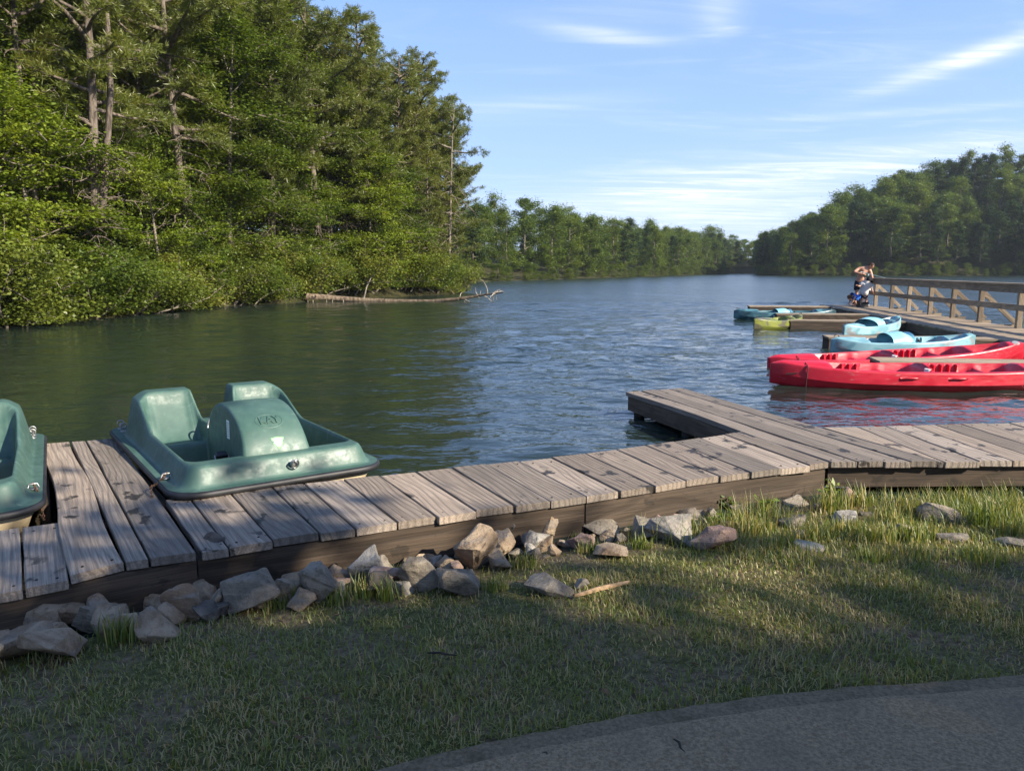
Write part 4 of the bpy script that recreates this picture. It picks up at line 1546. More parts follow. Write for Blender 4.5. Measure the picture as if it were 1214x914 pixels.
    for nm, mt, sc_, dz_ in (('sticker_border', 'sticker_green', 1.0, 0.0055), ('sticker', 'sticker_white', 0.74, 0.0075)):
        out = [(-0.042, 0.030), (0.0, 0.036), (0.042, 0.030), (0.030, -0.012), (0.010, -0.040), (0.0, -0.045), (-0.010, -0.040), (-0.030, -0.012)]
        mb = MB()
        mb.add([(x * sc_, y * sc_, 0) for x, y in out] + [(x * sc_, y * sc_, -0.006) for x, y in out], [tuple(reversed(range(8)))] + [(q, (q + 1) % 8, 8 + (q + 1) % 8, 8 + q) for q in range(8)])
        o = mb.build(nm, MATS[mt], hump)
        o.matrix_local = Matrix.Translation(Vector((0.012, pv, pz)) + nrm * dz_) @ fr
        for p_ in o.data.polygons:
            p_.flip() if p_.index == 0 else None
    mb = MB()
    for q in range(3):
        mb.box((0.012 + (q - 1) * 0.014, 0.012 - abs(q - 1) * 0.008, 0.0), (0.009, 0.020, 0.001))
    o = mb.build('sticker_print', MATS['sticker_green'], hump)
    o.matrix_local = Matrix.Translation(Vector((0.0, pv, pz)) + nrm * 0.0085) @ fr
    mb = MB()
    mb.box((0, 0, 0), (0.003, 0.055, 0.125))
    o = mb.build('notice', MATS['sticker_white'], hump, loc=(-0.2065, HV - 0.12, 0.25), rot=(0.0, 0, 0))
    mb = MB()
    for q in range(7):
        mb.box((-0.002, 0, 0.045 - q * 0.015), (0.001, 0.042 - 0.006 * (q % 3), 0.006))
    mb.build('notice_print', MATS['print_grey'], hump, loc=(-0.2065, HV - 0.12, 0.25))
    # cranks and pedals in each foot well
    for sg in (-1, 1):
        mb = MB()
        y0, z0 = -0.66, 0.035
        xs_ = [0.17, 0.225, 0.225, 0.31, 0.31, 0.37, 0.37, 0.455, 0.455, 0.52]
        off = [0, 0, 1, 1, 0, 0, -1, -1, 0, 0]
        mb.tube([(sg * x, y0 + 0.045 * o_, z0 + 0.055 * o_) for x, o_ in zip(xs_, off)], 0.0075, 8)
        mb.build('crank', MATS['steel'], root, smooth=True, sharp=60)
        for xx, o_ in ((0.268, 1), (0.412, -1)):
            mb = MB()
            mb.box((0, 0, 0), (0.072, 0.055, 0.034))
            mb.build('pedal', MATS['black_plastic' if sg < 0 or o_ > 0 else 'white_plastic'], root, bevel=0.006, loc=(sg * xx, y0 + 0.045 * o_, z0 + 0.055 * o_), rot=(R(20), 0, 0))
    # steering lever loop between the seats
    mb = MB()
    mb.tube([(-0.10 + 0.05 * math.cos(q * math.pi / 9), 0.16, 0.12 + 0.085 * math.sin(q * math.pi / 9)) for q in range(10)], 0.007, 8)
    mb.build('steering_loop', MATS['steel'], root, smooth=True)
    # bow eye and stern eyes
    mb = MB()
    mb.tube([(0.022 * math.cos(q * math.pi / 6), -0.022 - 0.012 * math.sin(q * math.pi / 6), 0.03 * math.sin(q * math.pi / 6)) for q in range(12)], 0.006, 7, closed=True)
    mb.ball((0, 0, 0), (0.026, 0.008, 0.026), 12, 6)
    mb.build('bow_eye', MATS['steel'], root, smooth=True, loc=(0.06, -BL + 0.072, 0.085))
    for sx_ in (-1, 1):
        for k_, yy in enumerate((BL - 0.13, BL - 0.25)):
            mb = MB()
            mb.ball((0, 0, 0.004), (0.026, 0.026, 0.008), 12, 6)
            mb.tube([(0, 0, 0), (0, 0, 0.035)], 0.008, 8)
            mb.tube([(0.022 * math.cos(q * math.pi / 6), 0.0, 0.05 + 0.022 * math.sin(q * math.pi / 6)) for q in range(12)], 0.006, 7, closed=True)
            mb.build('deck_eye', MATS['steel'], root, smooth=True, loc=(sx_ * (BW - 0.075), yy, 0.012))
        mb = MB()
        mb.ball((0, 0, 0.004), (0.028, 0.020, 0.008), 12, 6)
        mb.tube([(-0.03, 0, 0.01), (-0.02, 0, 0.035), (0.02, 0, 0.035), (0.03, 0, 0.01)], 0.006, 7)
        mb.build('cleat', MATS['steel'], root, smooth=True, loc=(sx_ * (BW - 0.045), -BL + 0.40, 0.015))
    return root


bax = Vector((-0.595, 0.804))          # bow to stern
boat_a = make_pedal_boat()
boat_a.location = (-2.09, 5.53, 0.278)
boat_a.rotation_euler = (R(0.5), R(0.5), math.atan2(bax.y, bax.x) - math.pi / 2)
tag(boat_a, 'whole green pedal boat with raised oval emblem moored between dock and short finger', 'pedal boat')
boat_b = copy_tree(boat_a)
ax2 = Vector((-0.52, 0.854)).normalized()
rt2 = Vector((ax2.y, -ax2.x))
# its right rim runs past the left finger
corner = Vector((-3.79, 5.90))
cen = corner - ax2 * (BL - 0.03) - rt2 * (BW - 0.03)
boat_b.location = (cen.x, cen.y, 0.275)
boat_b.rotation_euler = (0, R(-0.6), math.atan2(ax2.y, ax2.x) - math.pi / 2)
tag(boat_b, 'second green pedal boat tied by rusty chain beyond the short finger', 'pedal boat')


def chain(pts, n, label, mat='rust'):
    """a run of oval links along a hanging line"""
    P = [Vector(p) for p in pts]
    seg = []
    for i in range(n):
        t = i / (n - 1) * (len(P) - 1)
        k = min(int(t), len(P) - 2)
        seg.append(P[k].lerp(P[k + 1], t - k))
    mb = MB()
    L = (seg[1] - seg[0]).length * 0.78
    for i, p in enumerate(seg):
        d = (seg[min(i + 1, n - 1)] - seg[max(i - 1, 0)]).normalized()
        sd = d.cross(Vector((0, 0, 1)) if abs(d.z) < 0.9 else Vector((1, 0, 0))).normalized()
        if i % 2: sd = sd.cross(d)
        mb.tube([p + d * L * math.cos(q * math.pi / 6) + sd * L * 0.55 * math.sin(q * math.pi / 6) for q in range(12)], L * 0.20, 6, closed=True)
    o = mb.build('mooring_chain', MATS[mat], None, smooth=True)
    return tag(o, label, 'chain')


def bpt(b, p):
    M = Matrix.Translation(b.location) @ b.rotation_euler.to_matrix().to_4x4()
    return M @ Vector(p)


c_a = bpt(boat_a, (-BW + 0.045, -BL + 0.40, 0.05))
chain([c_a, c_a + Vector((-0.03, -0.05, -0.05)), (c_a.x - 0.02, c_a.y - 0.16, DZ + 0.05), (c_a.x + 0.02, c_a.y - 0.24, DZ + 0.012)], 15, 'short chain holding the emblem pedal boat to the dock')
c_b = bpt(boat_b, (BW - 0.045, -BL + 0.40, 0.05))
chain([c_b, c_b + Vector((0.07, -0.05, -0.06)), (-2.66, 4.10, DZ - 0.06), (-2.60, 3.98, DZ + 0.012)], 24, 'rusty chain drooping from the second pedal boat to the dock')

# ------------------------------------------------------------------ kayaks


def kayak_mat(name, c0, c1, c2=None, scale=2.0, rough=0.36):
    def fn(t):
        oc = t.n('ShaderNodeTexCoord').outputs['Object']
        a = t.noise(t.mapping(oc, (1.0, 3.0, 3.0)), scale, 4, 0.55, 0.6)
        c = t.mix(t.maprange(a, 0.42, 0.6), c0, c1)
        if c2:
            c = t.mix(t.maprange(t.noise(t.mapping(oc, (1.2, 3, 3), (4, 2, 7)), scale * 1.2, 3, 0.5, 0.6), 0.52, 0.62), c, c2)
        f = t.noise(t.mapping(oc, (6, 30, 30)), 1.0, 4, 0.6)
        c = t.mix(t.maprange(f, 0.62, 0.75, 0, 0.16), c, (0.65, 0.6, 0.58, 1))
        return principled(t, c, t.maprange(f, 0.3, 0.7, rough - 0.08, rough + 0.14), 0.45, bump(t, t.noise(oc, 12, 3), 0.1, 0.008))
    return material(name, fn)


kayak_mat('red_poly', (0.40, 0.008, 0.022), (0.49, 0.014, 0.033))
kayak_mat('blue_camo', (0.12, 0.26, 0.31), (0.22, 0.39, 0.44), (0.22, 0.23, 0.24), 1.6)
kayak_mat('teal_poly', (0.014, 0.042, 0.055), (0.035, 0.095, 0.12), (0.07, 0.18, 0.21), 1.5)
kayak_mat('lime_poly', (0.12, 0.14, 0.020), (0.16, 0.175, 0.026), (0.075, 0.072, 0.045), 1.5)
plain('rope', (0.05, 0.03, 0.03), 0.8, 0.3)
plain('kayak_shadow_grip', (0.05, 0.02, 0.02), 0.7, 0.3)  # dark colour standing in for the shade inside the grip hollows
plain('pale_blue', (0.24, 0.50, 0.58), 0.35, 0.5, var=0.08)


def kayak_shape(L, W, H_, wells, bowrise, ends=2.3):
    """returns f(t, s): t -1 bow .. 1 stern, s 0 keel .. 1 deck centre, for one side"""
    def half(t):
        return max(0.012, W / 2 * (1 - abs(t) ** ends) ** 0.85)

    def keel(t):
        return -0.07 + (0.05 + H_ * 0.55) * max(0, abs(t) - 0.55) ** 2 / 0.2025 * 0.6

    def sheer(t):
        return H_ + bowrise * abs(t) ** 3.2 - 0.05 * max(0, abs(t) - 0.93) / 0.07

    def dip(t):
        return sum(dp * float(sstep(a - 0.035, a + 0.02, t)) * float(sstep(b + 0.035, b - 0.02, t)) for a, b, dp in wells)
    return half, keel, sheer, dip


def make_kayak(name, L, W, H_, wells, mat, bowrise=0.10, ribs=(), flipdeck=0.06):
    root = empty(name)
    half, keel, sheer, dip = kayak_shape(L, W, H_, wells, bowrise)
    n = 96
    ring = []
    V = []
    for i in range(n + 1):
        t = -1 + 2 * i / n
        hw, k, g = half(t), keel(t), sheer(t)
        d = dip(t)
        inset = min(1.0, hw / (W * 0.3))
        crown = flipdeck * inset
        # half section from keel to deck centre
        sec = [(0.0, k - 0.005), (0.45 * hw, k + 0.006), (0.80 * hw, k + 0.05), (1.0 * hw, k + 0.50 * (g - k)), (0.945 * hw, g - 0.03), (0.93 * hw, g - 0.008), (0.89 * hw, g),
               (0.82 * hw, g + 0.004), (0.76 * hw, g - d * 0.15), (0.69 * hw, g - d * 0.85), (0.55 * hw, g - d + crown * 0.5 * (d < 0.03)), (0.28 * hw, g - d * 1.0 + crown * 0.8 * (d < 0.03)), (0.0, g - d * 0.97 + crown * (d < 0.03))]
        full = [(-x, z) for x, z in sec[1:]][::-1]
        full = [(-x, z) for x, z in reversed(sec[1:-1])]
        loop = sec + full                      # keel .. right .. deck centre .. left .. back
        m = len(loop)
        V += [(t * L / 2, -x, z) for x, z in loop]
    F = []
    for i in range(n):
        for q in range(m):
            q2 = (q + 1) % m
            F.append((i * m + q, i * m + q2, (i + 1) * m + q2, (i + 1) * m + q))
    F.append(tuple(reversed(range(m))))
    F.append(tuple(n * m + q for q in range(m)))
    mb = MB()
    mb.add(V, F)
    ho = mb.build('hull', MATS[mat], root, smooth=True)
    crease = {3, 6, 7, m - 3, m - 6, m - 7}
    for e in ho.data.edges:
        a_, b_ = e.vertices
        if a_ % m == b_ % m and a_ % m in crease:
            e.use_edge_sharp = True
    # moulded foot stops: wedges along the inner walls
    for t0, cnt in ribs:
        for sg in (-1, 1):
            for q in range(cnt):
                t = t0 + q * 0.048
                hw, g, d = half(t), sheer(t), dip(t)
                x0 = t * L / 2
                mb = MB()
                yo, yi = sg * 0.775 * hw, sg * 0.60 * hw
                zt, zb = g - 0.004, g - max(d, 0.10) + 0.0
                mb.add([(x0, yo, zt), (x0 + 0.075, yo, zt), (x0, yi, zt - 0.01), (x0, yo, zb), (x0 + 0.075, yo, zb), (x0, yi, zb)], [(0, 2, 1), (3, 4, 5), (0, 3, 5, 2), (0, 1, 4, 3), (1, 2, 5, 4)])
                mb.build('foot_stop', MATS[mat], root)
    return root, half, sheer, dip


RED_W = [(-0.62, -0.30, 0.15), (-0.27, -0.10, 0.13), (-0.03, 0.30, 0.15), (0.34, 0.48, 0.13), (0.55, 0.80, 0.12)]
red, half, sheer, dip = make_kayak('tandem_kayak', 4.35, 0.84, 0.255, RED_W, 'red_poly', 0.10, ribs=((-0.52, 3), (0.02, 5), (0.36, 0)))
for t, sg in ((0.06, -1), (-0.22, -1), (0.06, 1), (-0.22, 1)):
    x0 = t * 4.35 / 2
    mb = MB()
    mb.tube([(x0 - 0.12, sg * (half(t) * 0.94), sheer(t) - 0.075), (x0 - 0.07, sg * (half(t) * 0.955 + 0.022), sheer(t) - 0.07), (x0 + 0.07, sg * (half(t) * 0.955 + 0.022), sheer(t) - 0.07), (x0 + 0.12, sg * half(t) * 0.94, sheer(t) - 0.075)], 0.013, 8)
    mb.build('side_handle', MATS['red_poly'], red, smooth=True)
    mb = MB()
    mb.box((x0, sg * (half(t) * 0.955), sheer(t) - 0.075), (0.17, 0.012, 0.035))
    mb.build('recess_shade', MATS['kayak_shadow_grip'], red, bevel=0.005)  # no hollow is cut: a dark block paints the shade behind the handle
mb = MB()
mb.tube([(-0.12 * 4.35 / 2 + 0.1, -0.20, sheer(0) - 0.02), (-0.12 * 4.35 / 2 + 0.1, -0.20, sheer(0) + 0.02)], [0.05, 0.045], 14)
mb.build('hatch_cap', MATS['white_plastic'], red, smooth=True, sharp=40)
tb = -0.80
xr = tb * 4.35 / 2
mb = MB()
hw_, g_ = half(tb), sheer(tb)
mb.tube([(xr, -hw_ * 0.4, g_ + 0.03), (xr, -hw_ * 0.94, g_ + 0.008), (xr + 0.004, -hw_ * 1.02, g_ - 0.04), (xr - 0.003, -hw_ * 1.0, g_ * 0.5), (xr, -hw_ * 0.9, 0.0), (xr, -hw_ * 0.8, -0.06)], 0.006, 6)
mb.build('bow_line', MATS['rope'], red, smooth=True)
mb = MB()
mb.box((0, 0, 0), (0.16, 0.012, 0.02))
mb.build('slot_shade', MATS['kayak_shadow_grip'], red, loc=(-0.88 * 4.35 / 2, -half(-0.88) * 1.0, 0.19), rot=(0, R(-6), R(-12)))  # dark strip on the hull, painted as the shade of a grip opening
mb = MB()
mb.ball((0, 0, 0), (0.065, 0.060, 0.007), 16, 6)
mb.build('emblem_disc', MATS['print_grey'], red, smooth=True, loc=(0.90 * 4.35 / 2, -half(0.90) * 0.55, sheer(0.90) + 0.012), rot=(R(28), R(-3), 0))
red.location = (5.70, 10.10, 0.015)
red.rotation_euler = (R(3), 0, R(-2.0))
tag(red, 'red tandem kayak afloat in front with thin bow line down its side', 'kayak', 'red tandem kayaks')
red2 = copy_tree(red)
red2.location = (6.30, 12.20, -0.03)
red2.rotation_euler = (R(4), R(-2.7), R(4.0))
tag(red2, 'red tandem kayak behind the narrow slip finger, its end raised at the pier', 'kayak', 'red tandem kayaks')

BLUE_W = [(-0.50, -0.02, 0.15), (0.06, 0.52, 0.14), (0.58, 0.82, 0.08)]
blue, half, sheer, dip = make_kayak('sit_on_kayak', 2.85, 0.74, 0.25, BLUE_W, 'blue_camo', 0.10, ribs=((0.16, 5),))


def seat_arch(root, half, sheer, L, t0=-0.16, mat='pale_blue', hgt=0.20):
    """high scooped seat back moulded across the deck: a leaning arch, open towards the bow"""
    x0 = t0 * L / 2
    hw = half(t0) * 0.84
    mb = MB()

    def fn(u, v):
        a = math.pi * u
        y = -hw * math.cos(a) * (1 - 0.12 * v)
        z = sheer(t0) - 0.10 + (hgt + 0.10) * math.sin(a) ** 0.62 * (0.80 + 0.2 * v)
        return (x0 + 0.06 + 0.30 * v * math.sin(a) ** 0.5 - 0.20 * (1 - v), y, z - 0.28 * max(0, v - 0.55) * math.sin(a))
    mb.grid(fn, 28, 10)
    mb.grid(lambda u, v: (lambda p: (p[0] + 0.03, p[1] * 0.9, p[2] - 0.03))(fn(u, v)), 28, 10)
    # back of the scoop closes it
    mb.grid(lambda u, v: (x0 + 0.02 + 0.30 * v, -hw * 0.86 * math.cos(math.pi * u), sheer(t0) - 0.12 + (hgt + 0.07) * math.sin(math.pi * u) ** 0.62 * (0.15 + 0.85 * v)), 28, 8)
    mb.build('seat_back', MATS[mat], root, smooth=True)


def kayak_trim(root, half, sheer, L, t0=-0.16):
    for sg in (-1, 1):
        mb = MB()
        mb.ball((0, 0, 0), (0.028, 0.012, 0.028), 10, 6)
        mb.build('plug', MATS['black_plastic'], root, smooth=True, loc=(t0 * L / 2 + 0.36, sg * half(t0) * 0.72, sheer(t0) + 0.03))
    for t in (-0.93, 0.93):
        mb = MB()
        x0 = t * L / 2
        mb.tube([(x0 - 0.05, 0, sheer(t) + 0.02), (x0 - 0.03, 0, sheer(t) + 0.06), (x0 + 0.03, 0, sheer(t) + 0.06), (x0 + 0.05, 0, sheer(t) + 0.02)], 0.010, 7)
        mb.build('carry_handle', MATS['black_plastic'], root, smooth=True)


seat_arch(blue, half, sheer, 2.85)
kayak_trim(blue, half, sheer, 2.85)
blue.location = (7.42, 14.2, 0.01)
blue.rotation_euler = (R(4), R(-1.2), R(4.5))
tag(blue, 'pale blue grey streaked kayak with scooped seat back lying before a slip finger', 'kayak', 'pale blue kayaks')
blue2 = copy_tree(blue)
blue2.location = (8.62, 17.95, 0.05)
blue2.rotation_euler = (R(2), R(-2.0), R(40))
tag(blue2, 'pale blue kayak half hidden behind a slip finger, stern against the pier', 'kayak', 'pale blue kayaks')

lime, half, sheer, dip = make_kayak('lime_kayak', 2.6, 0.66, 0.24, [(-0.35, 0.30, 0.13), (0.45, 0.75, 0.07)], 'lime_poly', 0.08)
kayak_trim(lime, half, sheer, 2.6)
lime.location = (7.18, 20.25, 0.02)
lime.rotation_euler = (R(3), 0, R(43))
tag(lime, 'lime green kayak with grey deck moored at a slip finger end', 'kayak')

teal, half, sheer, dip = make_kayak('teal_kayak', 3.2, 0.72, 0.24, [(-0.50, 0.02, 0.14), (0.10, 0.55, 0.12)], 'teal_poly', 0.08)
seat_arch(teal, half, sheer, 3.2, -0.10, 'pale_blue', 0.13)
kayak_trim(teal, half, sheer, 3.2, -0.10)
teal.location = (8.55, 23.6, 0.03)
teal.rotation_euler = (R(3), 0, R(0))
tag(teal, 'dark teal kayak moored between the two outermost slip fingers', 'kayak')
# ------------------------------------------------------------------ people
def skin_fn(c0, c1):
    def fn(t):
        oc = t.n('ShaderNodeTexCoord').outputs['Object']
        c = t.mix(t.maprange(t.noise(oc, 9, 3), 0.35, 0.65), c0, c1)
        return t.n('ShaderNodeBsdfPrincipled', {'Base Color': c, 'Roughness': 0.55, 'Subsurface Weight': 0.08, 'Subsurface Radius': (0.02, 0.008, 0.004)}).outputs[0]
    return fn


material('skin', skin_fn((0.42, 0.21, 0.13), (0.50, 0.27, 0.18)))
plain('cloth_dark', (0.012, 0.014, 0.028), 0.9, 0.2, bmp=0.3, bscale=60)
plain('cloth_white', (0.50, 0.48, 0.46), 0.9, 0.2, var=0.08, bmp=0.3, bscale=30)
plain('cloth_blue', (0.02, 0.11, 0.42), 0.85, 0.2, var=0.2, bmp=0.3, bscale=30)
plain('cap_black', (0.008, 0.008, 0.012), 0.8, 0.2)
plain('hair_brown', (0.055, 0.025, 0.014), 0.7, 0.3, var=0.3, scale=50)
plain('shoe_white', (0.62, 0.60, 0.58), 0.6, 0.3)
plain('eye', (0.02, 0.015, 0.012), 0.2, 0.5)


def skinned(name, J, E, mat, parent, extra=None, level=2, root=None):
    """grow a continuous surface round a skeleton. J: name -> (x, y, z, radius[, radius2])"""
    names = list(J)
    ix = {k: i for i, k in enumerate(names)}
    me = bpy.data.meshes.new(name)
    me.from_pydata([J[k][:3] for k in names], [(ix[a], ix[b]) for a, b in E], [])
    o = bpy.data.objects.new(name, me)
    COL.objects.link(o)
    o.modifiers.new('skin', 'SKIN')
    for i, k in enumerate(names):
        r = J[k][3:]
        me.skin_vertices[0].data[i].radius = (r[0], r[-1])
        me.skin_vertices[0].data[i].use_root = (k == (root or names[0]))
    sb = o.modifiers.new('sub', 'SUBSURF')
    sb.levels = sb.render_levels = level
    dg = bpy.context.evaluated_depsgraph_get()
    dg.update()
    em = bpy.data.meshes.new_from_object(o.evaluated_get(dg))
    bpy.data.objects.remove(o)
    if extra:
        xm = extra.mesh('x', True)
        bm = bmesh.new()
        bm.from_mesh(em)
        bm.from_mesh(xm)
        bm.to_mesh(em)
        bm.free()
    em.polygons.foreach_set('use_smooth', [True] * len(em.polygons))
    return link(name, em, MATS[mat], parent)


def hand(mb, wrist, d, palm, side, s=1.0, curl=0.6):
    """palm with four fingers and a thumb, curling towards 'palm'"""
    wrist, d, palm = Vector(wrist), Vector(d).normalized(), Vector(palm).normalized()
    sd = d.cross(palm).normalized() * side
    M = Matrix((sd, d, palm)).transposed()
    mb.ball(wrist + d * 0.045 * s, (0.040 * s, 0.052 * s, 0.017 * s), 10, 7, M)
    for k, (off, L) in enumerate(((-0.029, 0.060), (-0.010, 0.078), (0.010, 0.083), (0.029, 0.074))):
        p0 = wrist + d * 0.080 * s + sd * off * s
        p1 = p0 + (d * (1 - curl * 0.3) + palm * curl * 0.3).normalized() * L * 0.45 * s
        p2 = p1 + (d * (1 - curl * 0.7) + palm * curl * 0.8).normalized() * L * 0.32 * s
        p3 = p2 + (d * (1 - curl) + palm * curl * 1.2).normalized() * L * 0.26 * s
        mb.tube([p0 - d * 0.02 * s, p0, p1, p2, p3], [0.009 * s, 0.0095 * s, 0.009 * s, 0.008 * s, 0.0055 * s], 7)
    t0 = wrist + d * 0.025 * s + sd * 0.030 * s
    t1 = t0 + (sd * 0.8 + d * 0.6 + palm * 0.4).normalized() * 0.040 * s
    t2 = t1 + (sd * 0.2 + d * 0.8 + palm * 0.5).normalized() * 0.032 * s
    mb.tube([t0 - sd * 0.012 * s, t0, t1, t2], [0.012 * s, 0.012 * s, 0.0105 * s, 0.007 * s], 7)


def face(mb, c, f, up, s=1.0):
    """nose, brows, lips, ears on a head centred at c looking along f"""
    c, f, up = Vector(c), Vector(f).normalized(), Vector(up).normalized()
    up = (up - f * up.dot(f)).normalized()
    r = f.cross(up).normalized()
    M = Matrix((r, f, up)).transposed()
    mb.ball(c, (0.077 * s, 0.096 * s, 0.112 * s), 16, 12, M)
    mb.ball(c + f * 0.035 * s - up * 0.075 * s, (0.052 * s, 0.052 * s, 0.045 * s), 12, 8, M)
    mb.tube([c + f * 0.085 * s + up * 0.02 * s, c + f * 0.105 * s - up * 0.01 * s, c + f * 0.117 * s - up * 0.028 * s, c + f * 0.088 * s - up * 0.036 * s], [0.009 * s, 0.011 * s, 0.015 * s, 0.010 * s], 8)
    mb.tube([c + f * 0.084 * s - up * 0.066 * s + r * 0.026 * s, c + f * 0.094 * s - up * 0.064 * s, c + f * 0.084 * s - up * 0.066 * s - r * 0.026 * s], [0.004 * s, 0.008 * s, 0.004 * s], 6)
    for q in (-1, 1):
        mb.ball(c + r * q * 0.079 * s - f * 0.008 * s, (0.012 * s, 0.020 * s, 0.032 * s), 8, 6, M)
        mb.tube([c + f * 0.082 * s + r * q * 0.015 * s + up * 0.028 * s, c + f * 0.080 * s + r * q * 0.045 * s + up * 0.027 * s], 0.008 * s, 6)
    return M, r, up


def eyes(parent, c, f, up, s=1.0):
    c, f, up = Vector(c), Vector(f).normalized(), Vector(up).normalized()
    up = (up - f * up.dot(f)).normalized()
    r = f.cross(up).normalized()
    for q in (-1, 1):
        mb = MB()
        mb.ball((0, 0, 0), 0.011 * s, 8, 6)
        mb.build('eye', MATS['eye'], parent, smooth=True, loc=c + f * 0.084 * s + r * q * 0.031 * s + up * 0.008 * s)


def cap_of_hair(name, mat, parent, c, f, up, s=1.0, low=0.15, brim=False):
    c, f, up = Vector(c), Vector(f).normalized(), Vector(up).normalized()
    up = (up - f * up.dot(f)).normalized()
    r = f.cross(up).normalized()
    mb = MB()

    def fn(u, v):
        a = 2 * math.pi * u
        front = math.cos(a)
        th = v * math.pi * (0.5 + low - 0.30 * max(0, front) + 0.12 * max(0, -front))
        p = r * math.sin(a) * math.sin(th) * 0.086 + f * math.cos(a) * math.sin(th) * 0.106 + up * math.cos(th) * 0.122
        return tuple(c + p * s)
    mb.grid(fn, 20, 8)
    if brim:
        mb.grid(lambda u, v: tuple(c + (f * (0.09 + 0.085 * v * math.cos((u - 0.5) * 2.2)) + r * math.sin((u - 0.5) * 2.2) * (0.085 + 0.02 * v) + up * (0.045 - 0.018 * v)) * s), 10, 4)
        mb.grid(lambda u, v: tuple(c + (f * (0.09 + 0.085 * v * math.cos((u - 0.5) * 2.2)) + r * math.sin((u - 0.5) * 2.2) * (0.085 + 0.02 * v) + up * (0.039 - 0.018 * v)) * s), 10, 4)
    return mb.build(name, MATS[mat], parent, smooth=True)


PZ = DZ + 0.004
# ---- shirtless man stooping over his rod at the pier end; he faces the camera side, turned to the right
man = empty('person', (12.98, 28.25, PZ), 0.0)
tag(man, 'shirtless man in dark shorts bending his head over a fishing rod by railing', 'person')
J = {
    'pelvis': (0, 0.03, 0.92, 0.135, 0.105), 'belly': (0.02, 0.0, 1.07, 0.150, 0.115), 'chest': (0.06, -0.05, 1.23, 0.165, 0.120), 'upper': (0.10, -0.09, 1.35, 0.130, 0.10), 'neck': (0.175, -0.14, 1.405, 0.058, 0.058), 'skull': (0.235, -0.19, 1.445, 0.070, 0.070),
    'shl': (-0.125, -0.06, 1.35, 0.075, 0.07), 'ell': (-0.32, -0.14, 1.23, 0.048, 0.048), 'wrl': (-0.09, -0.29, 1.17, 0.033, 0.033),
    'shr': (0.285, -0.10, 1.30, 0.075, 0.07), 'elr': (0.345, -0.18, 1.055, 0.048, 0.048), 'wrr': (0.30, -0.34, 0.97, 0.033, 0.033),
    'hpl': (-0.095, 0.02, 0.87, 0.105, 0.105), 'knl': (-0.11, -0.02, 0.49, 0.062, 0.062), 'anl': (-0.12, 0.03, 0.09, 0.042, 0.042), 'tol': (-0.135, -0.13, 0.035, 0.040, 0.030),
    'hpr': (0.095, 0.02, 0.87, 0.105, 0.105), 'knr': (0.11, -0.02, 0.49, 0.062, 0.062), 'anr': (0.12, 0.03, 0.09, 0.042, 0.042), 'tor': (0.14, -0.13, 0.035, 0.040, 0.030),
}
E_ = [('pelvis', 'belly'), ('belly', 'chest'), ('chest', 'upper'), ('upper', 'neck'), ('neck', 'skull'), ('upper', 'shl'), ('shl', 'ell'), ('ell', 'wrl'), ('upper', 'shr'), ('shr', 'elr'), ('elr', 'wrr'),
      ('pelvis', 'hpl'), ('hpl', 'knl'), ('knl', 'anl'), ('anl', 'tol'), ('pelvis', 'hpr'), ('hpr', 'knr'), ('knr', 'anr'), ('anr', 'tor')]
xm = MB()
hc, hf, hu = (0.265, -0.215, 1.46), (0.60, -0.55, -0.70), (0.45, -0.35, 0.9)
face(xm, hc, hf, hu)
hand(xm, J['wrl'][:3], (0.75, -0.55, -0.1), (0.3, 0.2, -1), 1)
hand(xm, J['wrr'][:3], (-0.2, -0.75, -0.35), (-1, 0.0, -0.2), 1)
skinned('body', J, E_, 'skin', man, xm)
eyes(man, hc, hf, hu)
cap_of_hair('hair', 'hair_brown', man, hc, hf, hu, 1.0, 0.05)
SJ = {'waist': (0, 0.015, 0.985, 0.160, 0.128), 'seat': (0, 0.02, 0.89, 0.165, 0.14), 'l0': (-0.10, 0.02, 0.80, 0.115, 0.12), 'l1': (-0.115, 0.0, 0.53, 0.112, 0.115), 'r0': (0.10, 0.02, 0.80, 0.115, 0.12), 'r1': (0.115, 0.0, 0.53, 0.112, 0.115)}
skinned('shorts', SJ, [('waist', 'seat'), ('seat', 'l0'), ('l0', 'l1'), ('seat', 'r0'), ('r0', 'r1')], 'cloth_dark', man, level=1)
# rod from his hands down over the rail
rod = MB()
g0, g1 = Vector((13.10, 27.86, PZ + 1.17)), Vector((13.78, 27.42, PZ + 0.95))
rod.tube([g0 - (g1 - g0) * 0.35, g0, g0.lerp(g1, 0.5), g1, g1 + (g1 - g0) * 1.0], [0.009, 0.008, 0.006, 0.004, 0.002], 8)
rod.ball(g0 + Vector((-0.02, 0, -0.05)), (0.03, 0.025, 0.035), 10, 6)
plain('rod_blank', (0.35, 0.50, 0.55), 0.35, 0.5)
tag(rod.build('fishing_rod', MATS['rod_blank'], None, smooth=True), 'pale fishing rod held by the shirtless man over the rail', 'fishing rod')

